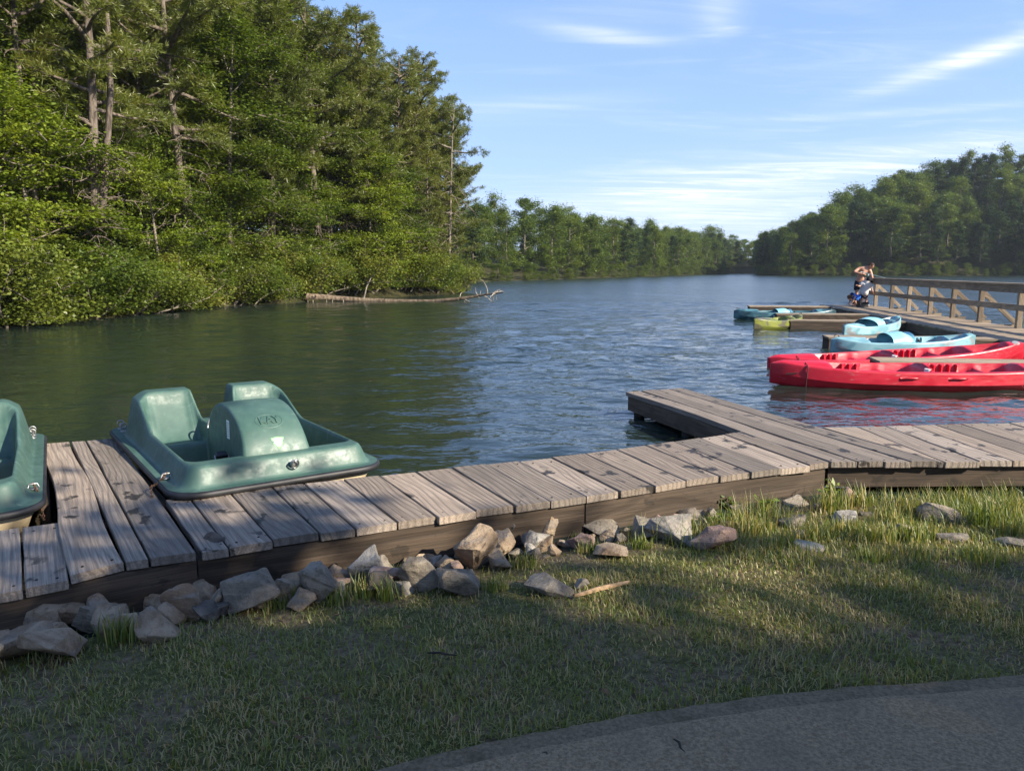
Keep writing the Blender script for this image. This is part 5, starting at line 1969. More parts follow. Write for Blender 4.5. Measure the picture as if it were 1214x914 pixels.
# ---- child in white shirt and black cap, back to us, leaning on the railing
kid = empty('person', (12.93, 27.66, PZ), 0.0)
tag(kid, 'child in light shirt and black cap leaning forward against the pier rail', 'person')
J = {
    'pelvis': (-0.05, 0.0, 0.50, 0.100, 0.085), 'belly': (-0.045, 0.0, 0.62, 0.105, 0.085), 'chest': (-0.02, 0.02, 0.76, 0.110, 0.085), 'upper': (0.01, 0.03, 0.85, 0.085, 0.07), 'neck': (0.06, 0.04, 0.895, 0.042, 0.042), 'skull': (0.10, 0.05, 0.92, 0.055, 0.055),
    'shl': (-0.13, 0.02, 0.83, 0.050, 0.045), 'ell': (-0.24, -0.03, 0.72, 0.034, 0.034), 'wrl': (-0.33, -0.08, 0.74, 0.026, 0.026),
    'shr': (0.135, 0.01, 0.80, 0.050, 0.045), 'elr': (0.20, -0.03, 0.64, 0.034, 0.034), 'wrr': (0.25, -0.05, 0.51, 0.026, 0.026),
    'hpl': (-0.10, 0, 0.47, 0.075, 0.075), 'knl': (-0.11, -0.03, 0.27, 0.050, 0.050), 'anl': (-0.10, 0.02, 0.06, 0.033, 0.033),
    'hpr': (0.0, 0, 0.47, 0.075, 0.075), 'knr': (0.03, -0.03, 0.27, 0.050, 0.050), 'anr': (0.05, 0.0, 0.06, 0.033, 0.033),
}
E2 = [e for e in E_ if e[1] not in ('tol', 'tor')]
xm = MB()
hc, hf, hu = (0.125, 0.06, 0.945), (0.55, 0.55, -0.6), (0.4, 0.4, 0.9)
face(xm, hc, hf, hu, 0.92)
hand(xm, J['wrl'][:3], (-0.8, -0.2, 0.3), (0.2, -0.3, -1), 1, 0.75)
hand(xm, J['wrr'][:3], (0.4, -0.1, -0.7), (0.5, 0.2, 0.4), 1, 0.75)
skinned('body', J, E2, 'skin', kid, xm)
eyes(kid, hc, hf, hu, 0.92)
cap_of_hair('cap', 'cap_black', kid, hc, hf, hu, 1.08, 0.12, True)
SJ = {'hem': (-0.055, 0.0, 0.36, 0.165, 0.15), 'waist': (-0.05, 0.0, 0.55, 0.160, 0.145), 'chest': (-0.02, 0.02, 0.75, 0.165, 0.14), 'upper': (0.005, 0.03, 0.855, 0.115, 0.10), 'sl': (-0.15, 0.02, 0.825, 0.078, 0.072), 'cl': (-0.225, -0.02, 0.735, 0.066, 0.062), 'sr': (0.155, 0.01, 0.80, 0.078, 0.072), 'cr': (0.20, -0.025, 0.66, 0.066, 0.062)}
skinned('shirt', SJ, [('hem', 'waist'), ('waist', 'chest'), ('chest', 'upper'), ('upper', 'sl'), ('sl', 'cl'), ('upper', 'sr'), ('sr', 'cr')], 'cloth_white', kid, level=2, root='chest')
SJ = {'seat': (-0.05, 0.0, 0.45, 0.11, 0.10), 'l0': (-0.105, 0, 0.38, 0.086, 0.088), 'l1': (-0.11, -0.02, 0.24, 0.080, 0.082), 'r0': (0.005, 0, 0.38, 0.086, 0.088), 'r1': (0.025, -0.02, 0.24, 0.080, 0.082)}
skinned('shorts', SJ, [('seat', 'l0'), ('l0', 'l1'), ('seat', 'r0'), ('r0', 'r1')], 'cloth_dark', kid, level=1)
for q, (x, y) in enumerate(((-0.10, 0.0), (0.06, -0.02))):
    SJ = {'heel': (x, y + 0.03, 0.042, 0.042, 0.042), 'mid': (x + 0.02, y - 0.05, 0.040, 0.046, 0.038), 'toe': (x + 0.04, y - 0.12, 0.030, 0.038, 0.028)}
    skinned('shoe', SJ, [('heel', 'mid'), ('mid', 'toe')], 'shoe_white', kid, level=1)

# ---- small child in blue crouching at the edge, head down
tot = empty('person', (12.42, 27.35, PZ), 0.0)
tag(tot, 'small brown haired child in blue shirt crouching head down at pier edge', 'person')
J = {
    'pelvis': (0.10, 0.0, 0.24, 0.095, 0.085), 'belly': (0.05, -0.01, 0.31, 0.095, 0.085), 'chest': (-0.03, -0.03, 0.36, 0.095, 0.085), 'upper': (-0.09, -0.04, 0.375, 0.075, 0.07), 'neck': (-0.14, -0.05, 0.365, 0.04, 0.04), 'skull': (-0.19, -0.06, 0.35, 0.05, 0.05),
    'shl': (-0.08, 0.08, 0.35, 0.045, 0.042), 'ell': (-0.12, 0.10, 0.22, 0.032, 0.032), 'wrl': (-0.18, 0.05, 0.13, 0.024, 0.024),
    'shr': (-0.08, -0.15, 0.34, 0.045, 0.042), 'elr': (-0.13, -0.18, 0.21, 0.032, 0.032), 'wrr': (-0.20, -0.15, 0.12, 0.024, 0.024),
    'hpl': (0.09, 0.08, 0.22, 0.07, 0.07), 'knl': (-0.06, 0.11, 0.20, 0.05, 0.05), 'anl': (0.06, 0.10, 0.05, 0.034, 0.034), 'tol': (-0.05, 0.11, 0.030, 0.032, 0.026),
    'hpr': (0.09, -0.08, 0.22, 0.07, 0.07), 'knr': (-0.06, -0.11, 0.20, 0.05, 0.05), 'anr': (0.06, -0.10, 0.05, 0.034, 0.034), 'tor': (-0.05, -0.11, 0.030, 0.032, 0.026),
}
xm = MB()
hc, hf, hu = (-0.215, -0.07, 0.335), (-0.45, -0.25, -0.85), (-0.8, -0.2, 0.5)
face(xm, hc, hf, hu, 0.88)
hand(xm, J['wrl'][:3], (-0.5, 0, -0.7), (0.5, -0.6, -0.2), 1, 0.62)
hand(xm, J['wrr'][:3], (-0.5, 0, -0.7), (0.5, 0.6, -0.2), -1, 0.62)
skinned('body', J, E_, 'skin', tot, xm)
eyes(tot, hc, hf, hu, 0.88)
cap_of_hair('hair', 'hair_brown', tot, hc, hf, hu, 0.92, 0.12)
SJ = {'hem': (0.15, 0.0, 0.25, 0.14, 0.13), 'waist': (0.06, -0.01, 0.315, 0.145, 0.13), 'chest': (-0.03, -0.03, 0.365, 0.140, 0.125), 'upper': (-0.09, -0.04, 0.38, 0.105, 0.095), 'sl': (-0.085, 0.08, 0.345, 0.06, 0.055), 'cl': (-0.105, 0.10, 0.27, 0.056, 0.05), 'sr': (-0.085, -0.15, 0.335, 0.06, 0.055), 'cr': (-0.11, -0.17, 0.26, 0.056, 0.05)}
skinned('shirt', SJ, [('hem', 'waist'), ('waist', 'chest'), ('chest', 'upper'), ('upper', 'sl'), ('sl', 'cl'), ('upper', 'sr'), ('sr', 'cr')], 'cloth_blue', tot, level=2, root='chest')
SJ = {'seat': (0.11, 0.0, 0.22, 0.10, 0.095), 'l0': (0.07, 0.085, 0.22, 0.082, 0.08), 'l1': (-0.03, 0.11, 0.205, 0.066, 0.066), 'r0': (0.07, -0.085, 0.22, 0.082, 0.08), 'r1': (-0.03, -0.11, 0.205, 0.066, 0.066)}
skinned('shorts', SJ, [('seat', 'l0'), ('l0', 'l1'), ('seat', 'r0'), ('r0', 'r1')], 'cloth_dark', tot, level=1)
# tackle box on the planks
tb_ = empty('tackle_box', (12.56, 27.02, PZ), R(8))
tag(tb_, 'small black tackle box on the planks beside the crouching child', 'tackle box')
mb = MB()
mb.box((0, 0, 0.065), (0.36, 0.20, 0.13))
mb.build('case', MATS['black_plastic'], tb_, bevel=0.012)
mb = MB()
mb.box((0, 0, 0.152), (0.37, 0.21, 0.04))
mb.build('lid', MATS['cap_black'], tb_, bevel=0.010)
mb = MB()
mb.tube([(-0.09, 0, 0.165), (-0.085, 0, 0.20), (0.085, 0, 0.20), (0.09, 0, 0.165)], 0.010, 8)
mb.build('handle', MATS['black_plastic'], tb_, smooth=True)
# ------------------------------------------------------------------ rocks along the bank
def rock_mat(name, c0, c1, c2):
    def fn(t):
        oc = t.n('ShaderNodeTexCoord').outputs['Object']
        rnd_ = t.n('ShaderNodeObjectInfo').outputs['Random']
        v = t.vmath('ADD', oc, t.n('ShaderNodeCombineXYZ', {0: t.math('MULTIPLY', rnd_, 9.0), 1: t.math('MULTIPLY', rnd_, 31.0), 2: 0.0}).outputs[0])
        a = t.noise(v, 6.0, 8, 0.66, 0.4)
        b = t.noise(v, 38.0, 6, 0.7)
        band = t.noise(t.mapping(v, (3, 3, 22), (0, 0, 0), (R(25), R(35), 0)), 1.0, 4, 0.6)
        c = t.mix(t.maprange(a, 0.35, 0.65), c0, c1)
        c = t.mix(t.maprange(band, 0.52, 0.66, 0, 0.6), c, c2)
        c = t.mix(t.maprange(b, 0.52, 0.72, 0, 0.6), c, tuple(k * 0.35 for k in c0))
        c = t.mix(t.maprange(b, 0.30, 0.42, 0.4, 0), c, tuple(min(0.75, k * 1.3 + 0.04) for k in c1))
        h = t.math('ADD', t.math('MULTIPLY', a, 1.2), t.math('ADD', t.math('MULTIPLY', b, 0.6), t.math('MULTIPLY', band, 0.5)))
        return principled(t, c, 0.88, 0.25, bump(t, h, 0.9, 0.025))
    return material(name, fn)


rock_mat('rock_grey', (0.120, 0.100, 0.076), (0.255, 0.218, 0.168), (0.30, 0.255, 0.195))
rock_mat('rock_tan', (0.17, 0.115, 0.072), (0.34, 0.26, 0.175), (0.22, 0.195, 0.17))
rock_mat('rock_dark', (0.055, 0.048, 0.042), (0.14, 0.12, 0.10), (0.22, 0.18, 0.14))
rock_mat('rock_pink', (0.19, 0.125, 0.10), (0.30, 0.21, 0.165), (0.25, 0.22, 0.20))
rock_mat('rock_pale', (0.17, 0.155, 0.13), (0.33, 0.30, 0.255), (0.25, 0.21, 0.165))


def rock_mesh(seed, sx_, sy_, sz_):
    r = random.Random(seed)
    bm = bmesh.new()
    for k in range(13):
        # corners on a squared ellipsoid
        v = Vector((r.gauss(0, 1), r.gauss(0, 1), r.gauss(0, 1))).normalized()
        m = max(abs(v.x), abs(v.y), abs(v.z))
        v = v * (0.55 + 0.45 / m) * r.uniform(0.82, 1.05) / 1.35
        bm.verts.new((v.x * sx_, v.y * sy_, v.z * sz_))
    bmesh.ops.convex_hull(bm, input=bm.verts)
    loose = [v for v in bm.verts if not v.link_faces]
    bmesh.ops.delete(bm, geom=loose, context='VERTS')
    bmesh.ops.dissolve_limit(bm, angle_limit=R(12), verts=bm.verts, edges=bm.edges)
    bmesh.ops.bevel(bm, geom=list(bm.edges), offset=0.045 * min(sx_, sy_, sz_), segments=2, profile=0.55, affect='EDGES', clamp_overlap=True)
    bmesh.ops.triangulate(bm, faces=[f for f in bm.faces if len(f.verts) > 4])
    bmesh.ops.subdivide_edges(bm, edges=[e for e in bm.edges if e.calc_length() > 0.35 * min(sx_, sy_, sz_)], cuts=2, use_grid_fill=True)
    from mathutils import noise as mn
    off = Vector((seed * 3.1, seed * 1.7, 0))
    sc = 2.2 / max(sx_, sy_)
    for v in bm.verts:
        n_ = v.normal
        v.co += n_ * (mn.noise(v.co * sc * 1.6 + off) * 0.10 + mn.noise(v.co * sc * 5 + off) * 0.035) * min(sx_, sy_, sz_)
    me = bpy.data.meshes.new('rock')
    bm.to_mesh(me)
    bm.free()
    me.polygons.foreach_set('use_smooth', [True] * len(me.polygons))
    me.set_sharp_from_angle(angle=R(22))
    return me


def ground_px(x, y):
    z = 0.03
    for _ in range(4):
        p = px(x, y, z)
        z = float(near_z(p.x, p.y))
    return p


# photo column, row of its foot, width, height (photo pixels), stone, label
T_, G_, D_, K_, W_ = 'rock_tan', 'rock_grey', 'rock_dark', 'rock_pink', 'rock_pale'
ROCKS = [
    (28, 738, 44, 27, D_, 'dark rounded rock close under the dock beside smooth tan slabs'), (62, 756, 74, 36, T_, 'broad smooth tan slab below the dock\'s left arm'), (18, 778, 70, 34, T_, 'long pale tan slab half sunk at the grass edge'),
    (64, 782, 66, 34, T_, 'buff veined rock leaning at the lawn edge below tan slabs'), (8, 748, 30, 26, D_, None), (118, 722, 72, 32, T_, 'flat oval brownish rock just under the dock beam'), (104, 752, 30, 34, G_, None),
    (178, 722, 62, 52, T_, 'big rounded brown rock under the finger corner'), (212, 738, 46, 42, T_, 'weathered tan lump leaning on the big rounded brown rock'), (188, 756, 54, 34, T_, 'wedge shaped tan rock at the lawn edge'),
    (255, 712, 52, 58, D_, 'tall dark rock with rust streak standing below the dock'), (298, 722, 66, 44, G_, 'long grey block tilted beside the tall dark rock'), (246, 736, 42, 18, D_, None),
    (352, 694, 40, 44, T_, 'upright buff rock beside two grey ones under the dock'), (378, 712, 46, 44, G_, 'angular blue grey rock with sharp top at lawn edge'), (404, 700, 24, 20, K_, 'small pinkish rock beside the angular blue grey one'),
    (441, 692, 58, 50, W_, 'large pale grey block under the middle of dock'), (448, 706, 34, 28, D_, None), (480, 668, 34, 34, D_, None), (505, 664, 50, 42, W_, 'square faced buff and dark rock against the dock beam'),
    (497, 700, 56, 40, G_, 'flat blue grey slab next to the pale square block'), (545, 702, 56, 40, G_, 'broad grey slab at lawn edge in line with flat blue grey slab'), (478, 704, 26, 22, W_, None), (500, 676, 26, 16, T_, None),
    (566, 674, 50, 52, T_, 'split brown rock standing by the dock beam'), (600, 656, 30, 36, D_, 'black shaded rock touching the dock beam'), (594, 674, 28, 24, T_, None), (652, 648, 50, 44, T_, 'sunlit cream boulder against the dock beam'), (634, 656, 34, 22, W_, None),
    (738, 626, 44, 28, W_, 'pale block with lit top at the dock beam'), (712, 640, 46, 18, G_, None), (690, 634, 26, 16, D_, None), (655, 702, 60, 18, G_, 'dark grey stone nearly buried in the lawn'), (690, 698, 18, 12, G_, None),
    (796, 640, 56, 28, W_, 'white topped rock at edge of the sunlit weeds'), (766, 638, 44, 20, G_, None), (845, 650, 52, 26, K_, 'blocky pinkish rock at front of the sunlit weeds'), (778, 622, 30, 16, G_, None), (725, 660, 40, 14, T_, None),
    (905, 600, 36, 34, D_, None), (940, 622, 42, 24, G_, 'leaning grey rock among weeds below the dock bend'), (944, 602, 38, 28, G_, None), (1006, 598, 26, 34, K_, 'upright rosy rock against the dock at its bend'), (1000, 618, 44, 22, W_, None),
    (1118, 620, 66, 32, G_, 'biggest grey boulder in the sunlit grass below the dock'), (1086, 602, 24, 20, G_, None), (1074, 630, 34, 14, T_, None), (1134, 642, 48, 16, G_, 'flat striped stone lying in sunlit grass'), (1176, 598, 18, 18, T_, None), (1198, 648, 40, 16, G_, None),
    (960, 652, 44, 12, W_, None), (952, 636, 40, 12, D_, None), (1060, 600, 18, 12, D_, None), (1030, 612, 22, 12, G_, None), (870, 612, 30, 20, D_, None), (860, 626, 26, 14, K_, None), (820, 622, 30, 14, D_, None),
]
rr_ = random.Random(21)
for i, (c, y, w_, h_, m_, lab) in enumerate(ROCKS):
    p = ground_px(c, y)
    dist = math.hypot(p.y, EYE - p.z)
    sw, sh = w_ / FPX * dist * 0.76, h_ / FPX * dist * 0.78
    if c > 860:
        sw, sh = sw * 0.80, sh * 0.78
    o = link('rock', rock_mesh(100 + i, sw, sw * rr_.uniform(0.75, 1.0), sh), MATS[m_])
    o.location = (p.x, p.y + sw * 0.10, max(p.z, 0.0) + sh * (0.55 if c < 860 else 0.30))
    o.rotation_euler = (rr_.uniform(-0.15, 0.15), rr_.uniform(-0.2, 0.2), rr_.uniform(-0.5, 0.5))
    if lab:
        tag(o, lab, 'rock', 'riprap rocks along the dock')
    else:
        kind = {'rock_grey': 'grey', 'rock_tan': 'tan', 'rock_dark': 'dark', 'rock_pink': 'pinkish', 'rock_pale': 'pale'}[m_]
        tag(o, 'small %s filler rock wedged among bigger rocks of the bank' % kind, 'rock', 'riprap rocks along the dock')
# the rest of the riprap: a tight band along the beam
for i in range(74):
    t = (i + rr_.random()) / 74
    x = -3.1 + 4.4 * t
    yf = float(np.interp(x, [-3.3, -1.55, 2.25], [2.34, 3.49, 5.19]))
    row = i % 3
    off = (0.10, 0.24, 0.38)[row] + rr_.uniform(-0.06, 0.06)
    off *= 1.0 - 0.45 * max(0, min(1, (x + 0.2) / 1.5)) if x > -0.2 else 1.15
    y = yf - off
    s_ = rr_.uniform(0.065, 0.125) * (1.0 if row < 2 else 0.85) * (1.05 if x < 0 else 0.8)
    m_ = rr_.choice([D_, T_, T_, G_, T_, W_, K_, T_])
    o = link('rock', rock_mesh(500 + i, s_ * rr_.uniform(1.0, 1.35), s_ * rr_.uniform(0.8, 1.1), s_ * rr_.uniform(0.7, 1.0)), MATS[m_])
    o.location = (x, y, float(near_z(x, y)) + s_ * (0.45 if row else 0.7))
    o.rotation_euler = (rr_.uniform(-0.5, 0.5), rr_.uniform(-0.5, 0.5), rr_.uniform(0, 6.28))
    kind = {'rock_grey': 'grey', 'rock_tan': 'tan', 'rock_dark': 'dark', 'rock_pink': 'pinkish', 'rock_pale': 'pale'}[m_]
    tag(o, 'small %s filler rock wedged among bigger rocks of the bank' % kind, 'rock', 'riprap rocks along the dock')
# small stones in the gaps and under the dock
for i in range(46):
    t = rr_.random()
    x = -3.0 + 5.2 * t
    yf = float(np.interp(x, [-3.3, -1.5, 2.25], [2.3, 3.45, 5.15]))
    y = yf - rr_.uniform(-0.10, 0.38)
    s_ = rr_.uniform(0.03, 0.075)
    o = link('stone', rock_mesh(300 + i, s_ * 1.2, s_, s_ * 0.8), MATS[(D_, G_, D_, T_)[i % 4]])
    o.location = (x, y, float(near_z(x, y)) + s_ * 0.3)
    o.rotation_euler = (rr_.uniform(-0.3, 0.3), rr_.uniform(-0.3, 0.3), rr_.uniform(0, 6))
    tag(o, 'fist sized stone in the gaps of the rocks below dock', 'stone', 'small stones below the dock')

# ------------------------------------------------------------------ log stranded in the water off the wooded bank
log = empty('stranded_log', (-9.6, 37.4, 0))
tag(log, 'long bare fallen tree trunk lying out from the wooded bank over water', 'log')


def lp(c, y, dist):
    x = col_x(c, dist)
    z = EYE - (y - 319) / FPX * dist / math.cos(PITCH) * 0.985
    return Vector((x, dist, z)) - Vector((-9.6, 37.4, 0))


lg = [lp(365, 350.5, 37.0), lp(400, 353.5, 37.2), lp(430, 355.5, 37.4), lp(470, 357, 37.5), lp(510, 357, 37.3), lp(545, 354, 37.0), lp(568, 350, 36.8), lp(597, 346.5, 36.6)]
mb = MB()
mb.tube(lg, [0.15, 0.145, 0.13, 0.12, 0.10, 0.085, 0.06, 0.02], 10)
mb.build('log_trunk', MATS['log_bark'], log, smooth=True)
rl = np.random.default_rng(6)
for i in range(17):
    t = rl.uniform(4.6, 6.9)
    k = int(t)
    p = lg[k].lerp(lg[k + 1], t - k)
    d = (rl.normal(0.5, 0.5), rl.normal(0, 0.7), rl.normal(0.1, 0.6))
    pts = bent(p, d, rl.uniform(0.4, 1.2), rl, 5, -0.5, 0.22)
    mb = MB()
    mb.tube([tuple(q) for q in pts], [0.028, 0.024, 0.020, 0.015, 0.010, 0.006], 6)
    mb.build('branch', MATS['dead_wood'], log, smooth=True)
for c, y0, y1 in ((433, 354, 334), (438, 350, 326)):
    mb = MB()
    mb.tube([lp(432, 355, 37.4), lp(434, 347, 37.4), lp(436, 340, 37.3), lp(c + 3, y1 + 4, 37.3), lp(c + 7, y1, 37.2)], [0.05, 0.045, 0.035, 0.025, 0.012], 7)
    mb.build('branch', MATS['dead_wood'], log, smooth=True)
for c in (366, 372, 388, 395, 408):
    mb = MB()
    q = lp(c, 354, 37.0)
    mb.tube([(q.x, q.y, q.z), (q.x + 0.02, q.y, -0.2)], [0.03, 0.02], 6)
    mb.build('root', MATS['dead_wood'], log, smooth=True)

# a broken stick and twigs
stick = MB()
a, b = ground_px(681, 711), ground_px(746, 694)
a.z += 0.022
b.z += 0.022
m1 = a.lerp(b, 0.4) + Vector((0, 0, 0.008))
sd = (b - a).cross(Vector((0, 0, 1))).normalized()
out = [(0.0, 0.002), (0.12, 0.011), (0.45, 0.016), (0.8, 0.013), (0.97, 0.010), (1.0, 0.003)]
Vt, Ft = [], []
for t, w_ in out:
    c = a.lerp(b, t) + Vector((0, 0, 0.006 * math.sin(t * 3.1)))
    Vt += [c - sd * w_ - Vector((0, 0, 0.008)), c - sd * w_, c + Vector((0, 0, 0.005)), c + sd * w_, c + sd * w_ - Vector((0, 0, 0.008))]
for i in range(len(out) - 1):
    for k in range(5):
        k2 = (k + 1) % 5
        Ft.append((i * 5 + k, i * 5 + k2, (i + 1) * 5 + k2, (i + 1) * 5 + k))
Ft += [tuple(range(5)), tuple(reversed(range(25, 30)))]
stick.add(Vt, Ft)
plain('split_wood', (0.34, 0.22, 0.12), 0.8, 0.2, var=0.3, scale=30)
tag(stick.build('broken_stick', MATS['split_wood']), 'pale split stick lying on the shaded grass', 'stick')
plain('twig_bark', (0.035, 0.028, 0.022), 0.85, 0.2, var=0.4, scale=40)
for (x0, y0, x1, y1, lab) in ((507, 797, 542, 800, 'thin dark twig lying flat on the shaded lawn'), (798, 893, 812, 910, 'short dark twig on the grey path'), (640, 908, 655, 912, 'tiny curved twig at near edge of the grey path')):
    a, b = ground_px(x0, y0), ground_px(x1, y1)
    zt = 0.030 if y0 < 830 else 0.022
    a.z = max(a.z, 0.150) + (0.010 if y0 > 830 else zt)
    b.z = max(b.z, 0.150) + (0.010 if y0 > 830 else zt)
    mb = MB()
    mb.tube([a, a.lerp(b, 0.35) + Vector((0.006, 0.004, 0.002)), a.lerp(b, 0.7) + Vector((-0.004, 0.002, 0.0)), b], [0.003, 0.0045, 0.004, 0.002], 6)
    tag(mb.build('twig', MATS['twig_bark'], smooth=True), lab, 'twig')

# ------------------------------------------------------------------ lawn, tall grass and weeds
def grass_fn(green0, green1, dry, bias, sheen=0.04):
    def fn(t):
        geo = t.n('ShaderNodeNewGeometry')
        pos = geo.outputs['Position']
        isl = geo.outputs['Random Per Island']
        n1 = t.noise(pos, 1.6, 4, 0.6)
        n2 = t.noise(pos, 7.0, 3, 0.6)
        c = t.mix(isl, green0, green1)
        k = t.math('ADD', t.math('ADD', t.math('MULTIPLY', n1, 0.9), t.math('MULTIPLY', n2, 0.7)), t.math('MULTIPLY', t.math('FRACT', t.math('MULTIPLY', isl, 17.3)), 0.55))
        c = t.mix(t.maprange(k, bias - 0.12, bias + 0.16), c, dry)
        d = t.n('ShaderNodeBsdfDiffuse', {'Color': c})
        tl = t.n('ShaderNodeBsdfTranslucent', {'Color': t.mix(1.0, c, (1.2, 1.15, 0.5, 1), 'MULTIPLY')})
        m = t.n('ShaderNodeMixShader', {0: 0.35, 1: d.outputs[0], 2: tl.outputs[0]})
        g = t.n('ShaderNodeBsdfGlossy', {'Color': (1, 1, 1, 1), 'Roughness': 0.5})
        return t.n('ShaderNodeMixShader', {0: sheen, 1: m.outputs[0], 2: g.outputs[0]}).outputs[0]
    return fn


material('lawn_blade', grass_fn((0.095, 0.135, 0.016), (0.215, 0.235, 0.036), (0.38, 0.29, 0.135), 1.13))
material('tall_blade', grass_fn((0.075, 0.120, 0.016), (0.19, 0.22, 0.04), (0.42, 0.33, 0.13), 1.22))


def blades(name, X, Y, L, Wd, rng, mat, label, lean=0.9, cat='grass'):
    n = len(X)
    Z = near_z(X, Y) - 0.004
    a = rng.uniform(0, 2 * math.pi, n)
    k = lean * rng.uniform(0.25, 1.25, n)
    dx, dy = np.cos(a) * k, np.sin(a) * k
    sa = a + math.pi / 2 + rng.normal(0, 0.4, n)
    sx_, sy_ = np.cos(sa) * Wd / 2, np.sin(sa) * Wd / 2
    P0 = np.stack([X, Y, Z], 1)
    S = np.stack([sx_, sy_, np.zeros(n)], 1)
    norm = np.sqrt(1 + k * k)
    m1 = P0 + np.stack([dx * L * 0.22, dy * L * 0.22, L * 0.50], 1) / norm[:, None] * 1.1
    tip = P0 + np.stack([dx * L * 0.85, dy * L * 0.85, L * (0.95 - 0.35 * np.clip(k - 0.4, 0, 1))], 1) / norm[:, None]
    V = np.stack([P0 - S, P0 + S, m1 + S * 0.8, m1 - S * 0.8, tip], 1).reshape(-1, 3)
    b = np.arange(n)[:, None] * 5
    F = np.concatenate([b + [0, 1, 2], b + [0, 2, 3], b + [3, 2, 4]], 1).reshape(-1, 3)
    o = link(name, np_mesh(name, V, F), MATS[mat])
    return tag(o, label, cat, kind='stuff')


PE = np.array(PEDGE)


def lawn_mask(X, Y, margin=0.0):
    d = shore_dist(X, Y)
    ye = np.interp(X, PE[:, 0], PE[:, 1])
    return (d > 0.16) & (Y > ye + margin)


rg = np.random.default_rng(8)
N = 600000
X, Y = rg.uniform(-4.4, 6.4, N), rg.uniform(0.2, 5.3, N)
dn = np.clip(1.35 - 0.16 * Y, 0.35, 1.0)
patch = 0.34 + 0.66 * np.clip(0.9 + 0.9 * wob(X, Y, 2.3, 1) + 0.6 * wob(X, Y, 6.1, 3), 0, 1)
inview = (np.abs(X) < 0.78 * Y + 1.5)
keep = lawn_mask(X, Y, -0.01) & (rg.random(N) < dn * patch) & inview
# thin out on the bare bank close to the rocks
d = shore_dist(X, Y)
keep &= rg.random(N) < np.clip((d - 0.12) * 1.7, 0.05, 1)
X, Y = X[keep], Y[keep]
d = shore_dist(X, Y)
L = rg.uniform(0.018, 0.048, len(X)) * (1 + 0.35 * wob(X, Y, 4.0, 5)) + rg.exponential(0.006, len(X))
L = np.clip(L, 0.015, 0.11)
edge = (Y - np.interp(X, PE[:, 0], PE[:, 1])) < 0.07
L = np.where(edge, L * 1.35, L)
blades('lawn_grass', X, Y, L, rg.uniform(0.0026, 0.0052, len(X)), rg, 'lawn_blade', 'short patchy mown grass between the path and the rocky bank', 1.2)

# longer sunlit grass on the right bank and tufts between the rocks
N = 60000
X, Y = rg.uniform(0.4, 5.5, N), rg.uniform(3.3, 5.25, N)
d = shore_dist(X, Y)
fr_ = np.clip(wob(X, Y, 3.0, 4) * 0.6 + 0.55, 0.0, 1)
keep = (d > 0.03) & (d < 1.25) & (rg.random(N) < fr_ * sstep(0.3, 1.6, X) * sstep(1.25, 0.5, d) * 0.62)
X, Y, d = X[keep], Y[keep], d[keep]
L = rg.uniform(0.05, 0.16, len(X)) * (1.25 - 0.6 * sstep(0.2, 1.1, d)) * (0.75 + 0.5 * np.clip(wob(X, Y, 5, 2), -0.6, 1))
blades('bank_grass', X, Y, np.clip(L, 0.03, 0.24), rg.uniform(0.003, 0.0065, len(X)), rg, 'tall_blade', 'long sunlit grass growing over the bank below the dock', 0.65)


def tuft(c, y, n, hgt, spread, label, group=None):
    p = ground_px(c, y)
    X = p.x + rg.normal(0, spread, n)
    Y = p.y + rg.normal(0, spread * 0.7, n)
    o = blades('grass_tuft', X, Y, hgt * rg.uniform(0.45, 1.1, n), rg.uniform(0.004, 0.007, n), rg, 'tall_blade', label, 0.45, 'grass tuft')
    del o['kind']
    if group: o['group'] = group
    return o


G1 = 'grass tufts among the bank rocks'
LT = 'tuft of tall thin grass sprouting between the bank rocks'
tuft(140, 762, 90, 0.16, 0.035, 'yellowing grass tuft beside wedge shaped tan rock', G1)
tuft(165, 700, 7, 0.22, 0.03, LT, G1)
for c, y, n, h in ((285, 722, 30, 0.10), (325, 722, 60, 0.10), (352, 712, 50, 0.11), (405, 715, 70, 0.12), (430, 708, 80, 0.15), (455, 712, 80, 0.14), (475, 690, 30, 0.13), (435, 668, 16, 0.24), (620, 672, 80, 0.12), (605, 650, 30, 0.16), (680, 645, 60, 0.12), (700, 655, 70, 0.10), (585, 700, 70, 0.09), (760, 650, 80, 0.10), (515, 655, 8, 0.28), (735, 628, 10, 0.22), (80, 770, 40, 0.10), (240, 690, 4, 0.30)):
    tuft(c, y, n, h, 0.035, LT, G1)
G2 = 'grass tufts on the sunlit bank'
LS = 'bushy bright green grass tuft on the sunlit bank below the dock'
for c, y, n, h in ((870, 628, 150, 0.15), (985, 606, 170, 0.20), (1000, 632, 140, 0.13), (960, 640, 140, 0.12), (1030, 640, 150, 0.14), (1055, 622, 140, 0.17), (1080, 640, 160, 0.14), (1170, 622, 190, 0.20), (1195, 612, 160, 0.19), (1210, 634, 160, 0.16), (1140, 604, 110, 0.16), (900, 632, 140, 0.12), (1100, 612, 110, 0.15), (930, 648, 120, 0.10), (830, 634, 110, 0.10), (1020, 600, 90, 0.16), (1040, 664, 170, 0.10), (1160, 664, 190, 0.11), (1090, 660, 150, 0.09)):
    tuft(c, y, n, h, 0.06, LS, G2)


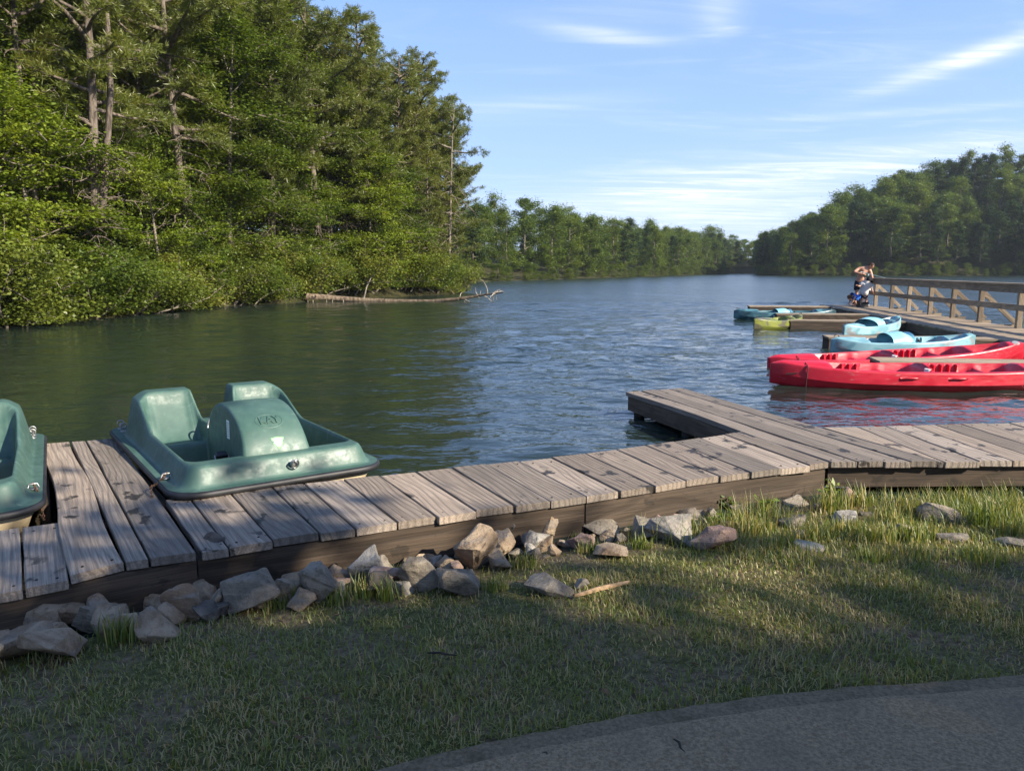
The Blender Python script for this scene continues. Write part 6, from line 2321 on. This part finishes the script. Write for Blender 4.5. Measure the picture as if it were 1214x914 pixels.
def weed(c, y, h, n, label, seed, leafmat='leaf_bright', ls=0.05):
    p = ground_px(c, y)
    rng = np.random.default_rng(seed)
    root = empty('weed', p)
    tag(root, label, 'weed', 'broad leaved weeds on the bank')
    paths, C, D = [], [], []
    for i in range(n):
        a = rng.uniform(0, 6.283)
        bp = bent((0, 0, -0.02), (0.35 * math.cos(a), 0.35 * math.sin(a), 1), h * rng.uniform(0.6, 1.1), rng, 6, 0, 0.14)
        paths.append((bp, np.linspace(0.004, 0.0015, 7)))
        for q in range(9):
            t = rng.uniform(1.2, 6)
            k = min(5, int(t))
            pt = bp[k] * (1 - t + k) + bp[k + 1] * (t - k)
            b_ = rng.uniform(0, 6.283)
            C.append(pt + np.array([math.cos(b_), math.sin(b_), 0.3]) * ls * 0.45)
    tv, tf = tubes_np(paths, 5)
    link('stem', np_mesh('stem', tv, tf, True), MATS['grass_tall'], root)
    lv, lf = leaves_np(np.array(C), ls, rng, 0.4, 0.5)
    link('foliage', np_mesh('foliage', lv, lf), MATS[leafmat], root)


weed(868, 612, 0.17, 9, 'dark leaved weed with small purplish tops beside the dock bend', 1, 'leaf_broad')
weed(905, 608, 0.15, 8, 'leafy weed with bright upturned leaves under the dock bend', 2)
weed(985, 598, 0.20, 9, 'tall leafy weed reaching above the dock edge beside rosy rock', 3)
weed(850, 625, 0.12, 10, 'low clump of pale green leaves behind the pinkish rock', 4, 'leaf_bright', 0.035)
weed(906, 575, 0.14, 2, 'thin weed sprig standing against the dock beam', 5, 'leaf_broad', 0.04)
weed(820, 628, 0.09, 9, 'small mossy leaf clump by white topped rock', 6, 'leaf_shrub', 0.03)

# reeds in the shallows beyond the pier
for k in range(4):
    rng = np.random.default_rng(60 + k)
    n = 60
    x0, y0 = 13.35 + 0.42 * k, 18.9 + 0.35 * (k % 2) - 0.5 * k * 0.3
    a = rng.uniform(0, 6.283, n)
    X, Y = x0 + rng.normal(0, 0.22, n), y0 + rng.normal(0, 0.25, n)
    hh = rng.uniform(0.25, 0.62, n)
    V, F = [], []
    for i in range(n):
        dx, dy = math.cos(a[i]) * 0.09, math.sin(a[i]) * 0.09
        w_ = 0.011
        b = len(V)
        V += [(X[i] - w_, Y[i], -0.1), (X[i] + w_, Y[i], -0.1), (X[i] + dx * 0.4 + w_ * 0.7, Y[i] + dy * 0.4, hh[i] * 0.6), (X[i] + dx * 0.4 - w_ * 0.7, Y[i] + dy * 0.4, hh[i] * 0.6), (X[i] + dx, Y[i] + dy, hh[i])]
        F += [(b, b + 1, b + 2), (b, b + 2, b + 3), (b + 3, b + 2, b + 4)]
    o = link('reed_clump', np_mesh('reed_clump', V, F), MATS['tall_blade'])
    tag(o, 'clump of green reeds in the shallows beyond the pier railing', 'reeds', 'reeds beyond the pier')

# fallen leaves on lawn and path
plain('dry_leaf', (0.14, 0.085, 0.045), 0.8, 0.2, var=0.4, scale=30)
rq = random.Random(12)
for i in range(16):
    c, y = rq.uniform(300, 1180), rq.uniform(700, 905)
    p = ground_px(c, y)
    s_ = rq.uniform(0.012, 0.024)
    mb = MB()
    out = [(-1, 0), (-0.45, 0.42), (0.2, 0.45), (1, 0.05), (0.3, -0.4), (-0.5, -0.38)]
    mb.add([(x * s_, y_ * s_, 0.006 * (abs(y_) * 2)) for x, y_ in out] + [(0, 0, 0.0)], [(k, (k + 1) % 6, 6) for k in range(6)])
    o = mb.build('dry_leaf', MATS['dry_leaf'], loc=(p.x, p.y, max(p.z + 0.022, 0.150)), rot=(rq.uniform(-0.3, 0.3), rq.uniform(-0.3, 0.3), rq.uniform(0, 6.28)))
    tag(o, 'small curled brown leaf dropped on the lawn or path', 'leaf', 'dry leaves on the lawn and path')
# ------------------------------------------------------------------ summer haze over the lake
hz = MB()
hz.box((100, 325, 33), (1260, 1010, 74))
hm_ = bpy.data.materials.new('haze')
hm_.use_nodes = True
ht = NT(hm_.node_tree)
vol = ht.n('ShaderNodeVolumePrincipled', {'Color': (0.80, 0.90, 1.0, 1), 'Density': 0.00017, 'Anisotropy': 0.2})
ht.n('ShaderNodeOutputMaterial', {'Volume': vol.outputs[0]})
MATS['haze'] = hm_
tag(hz.build('haze', hm_), 'thin blue summer haze over the lake', 'haze', kind='stuff')
SC.cycles.volume_bounces = 1
SC.cycles.volume_step_rate = 5
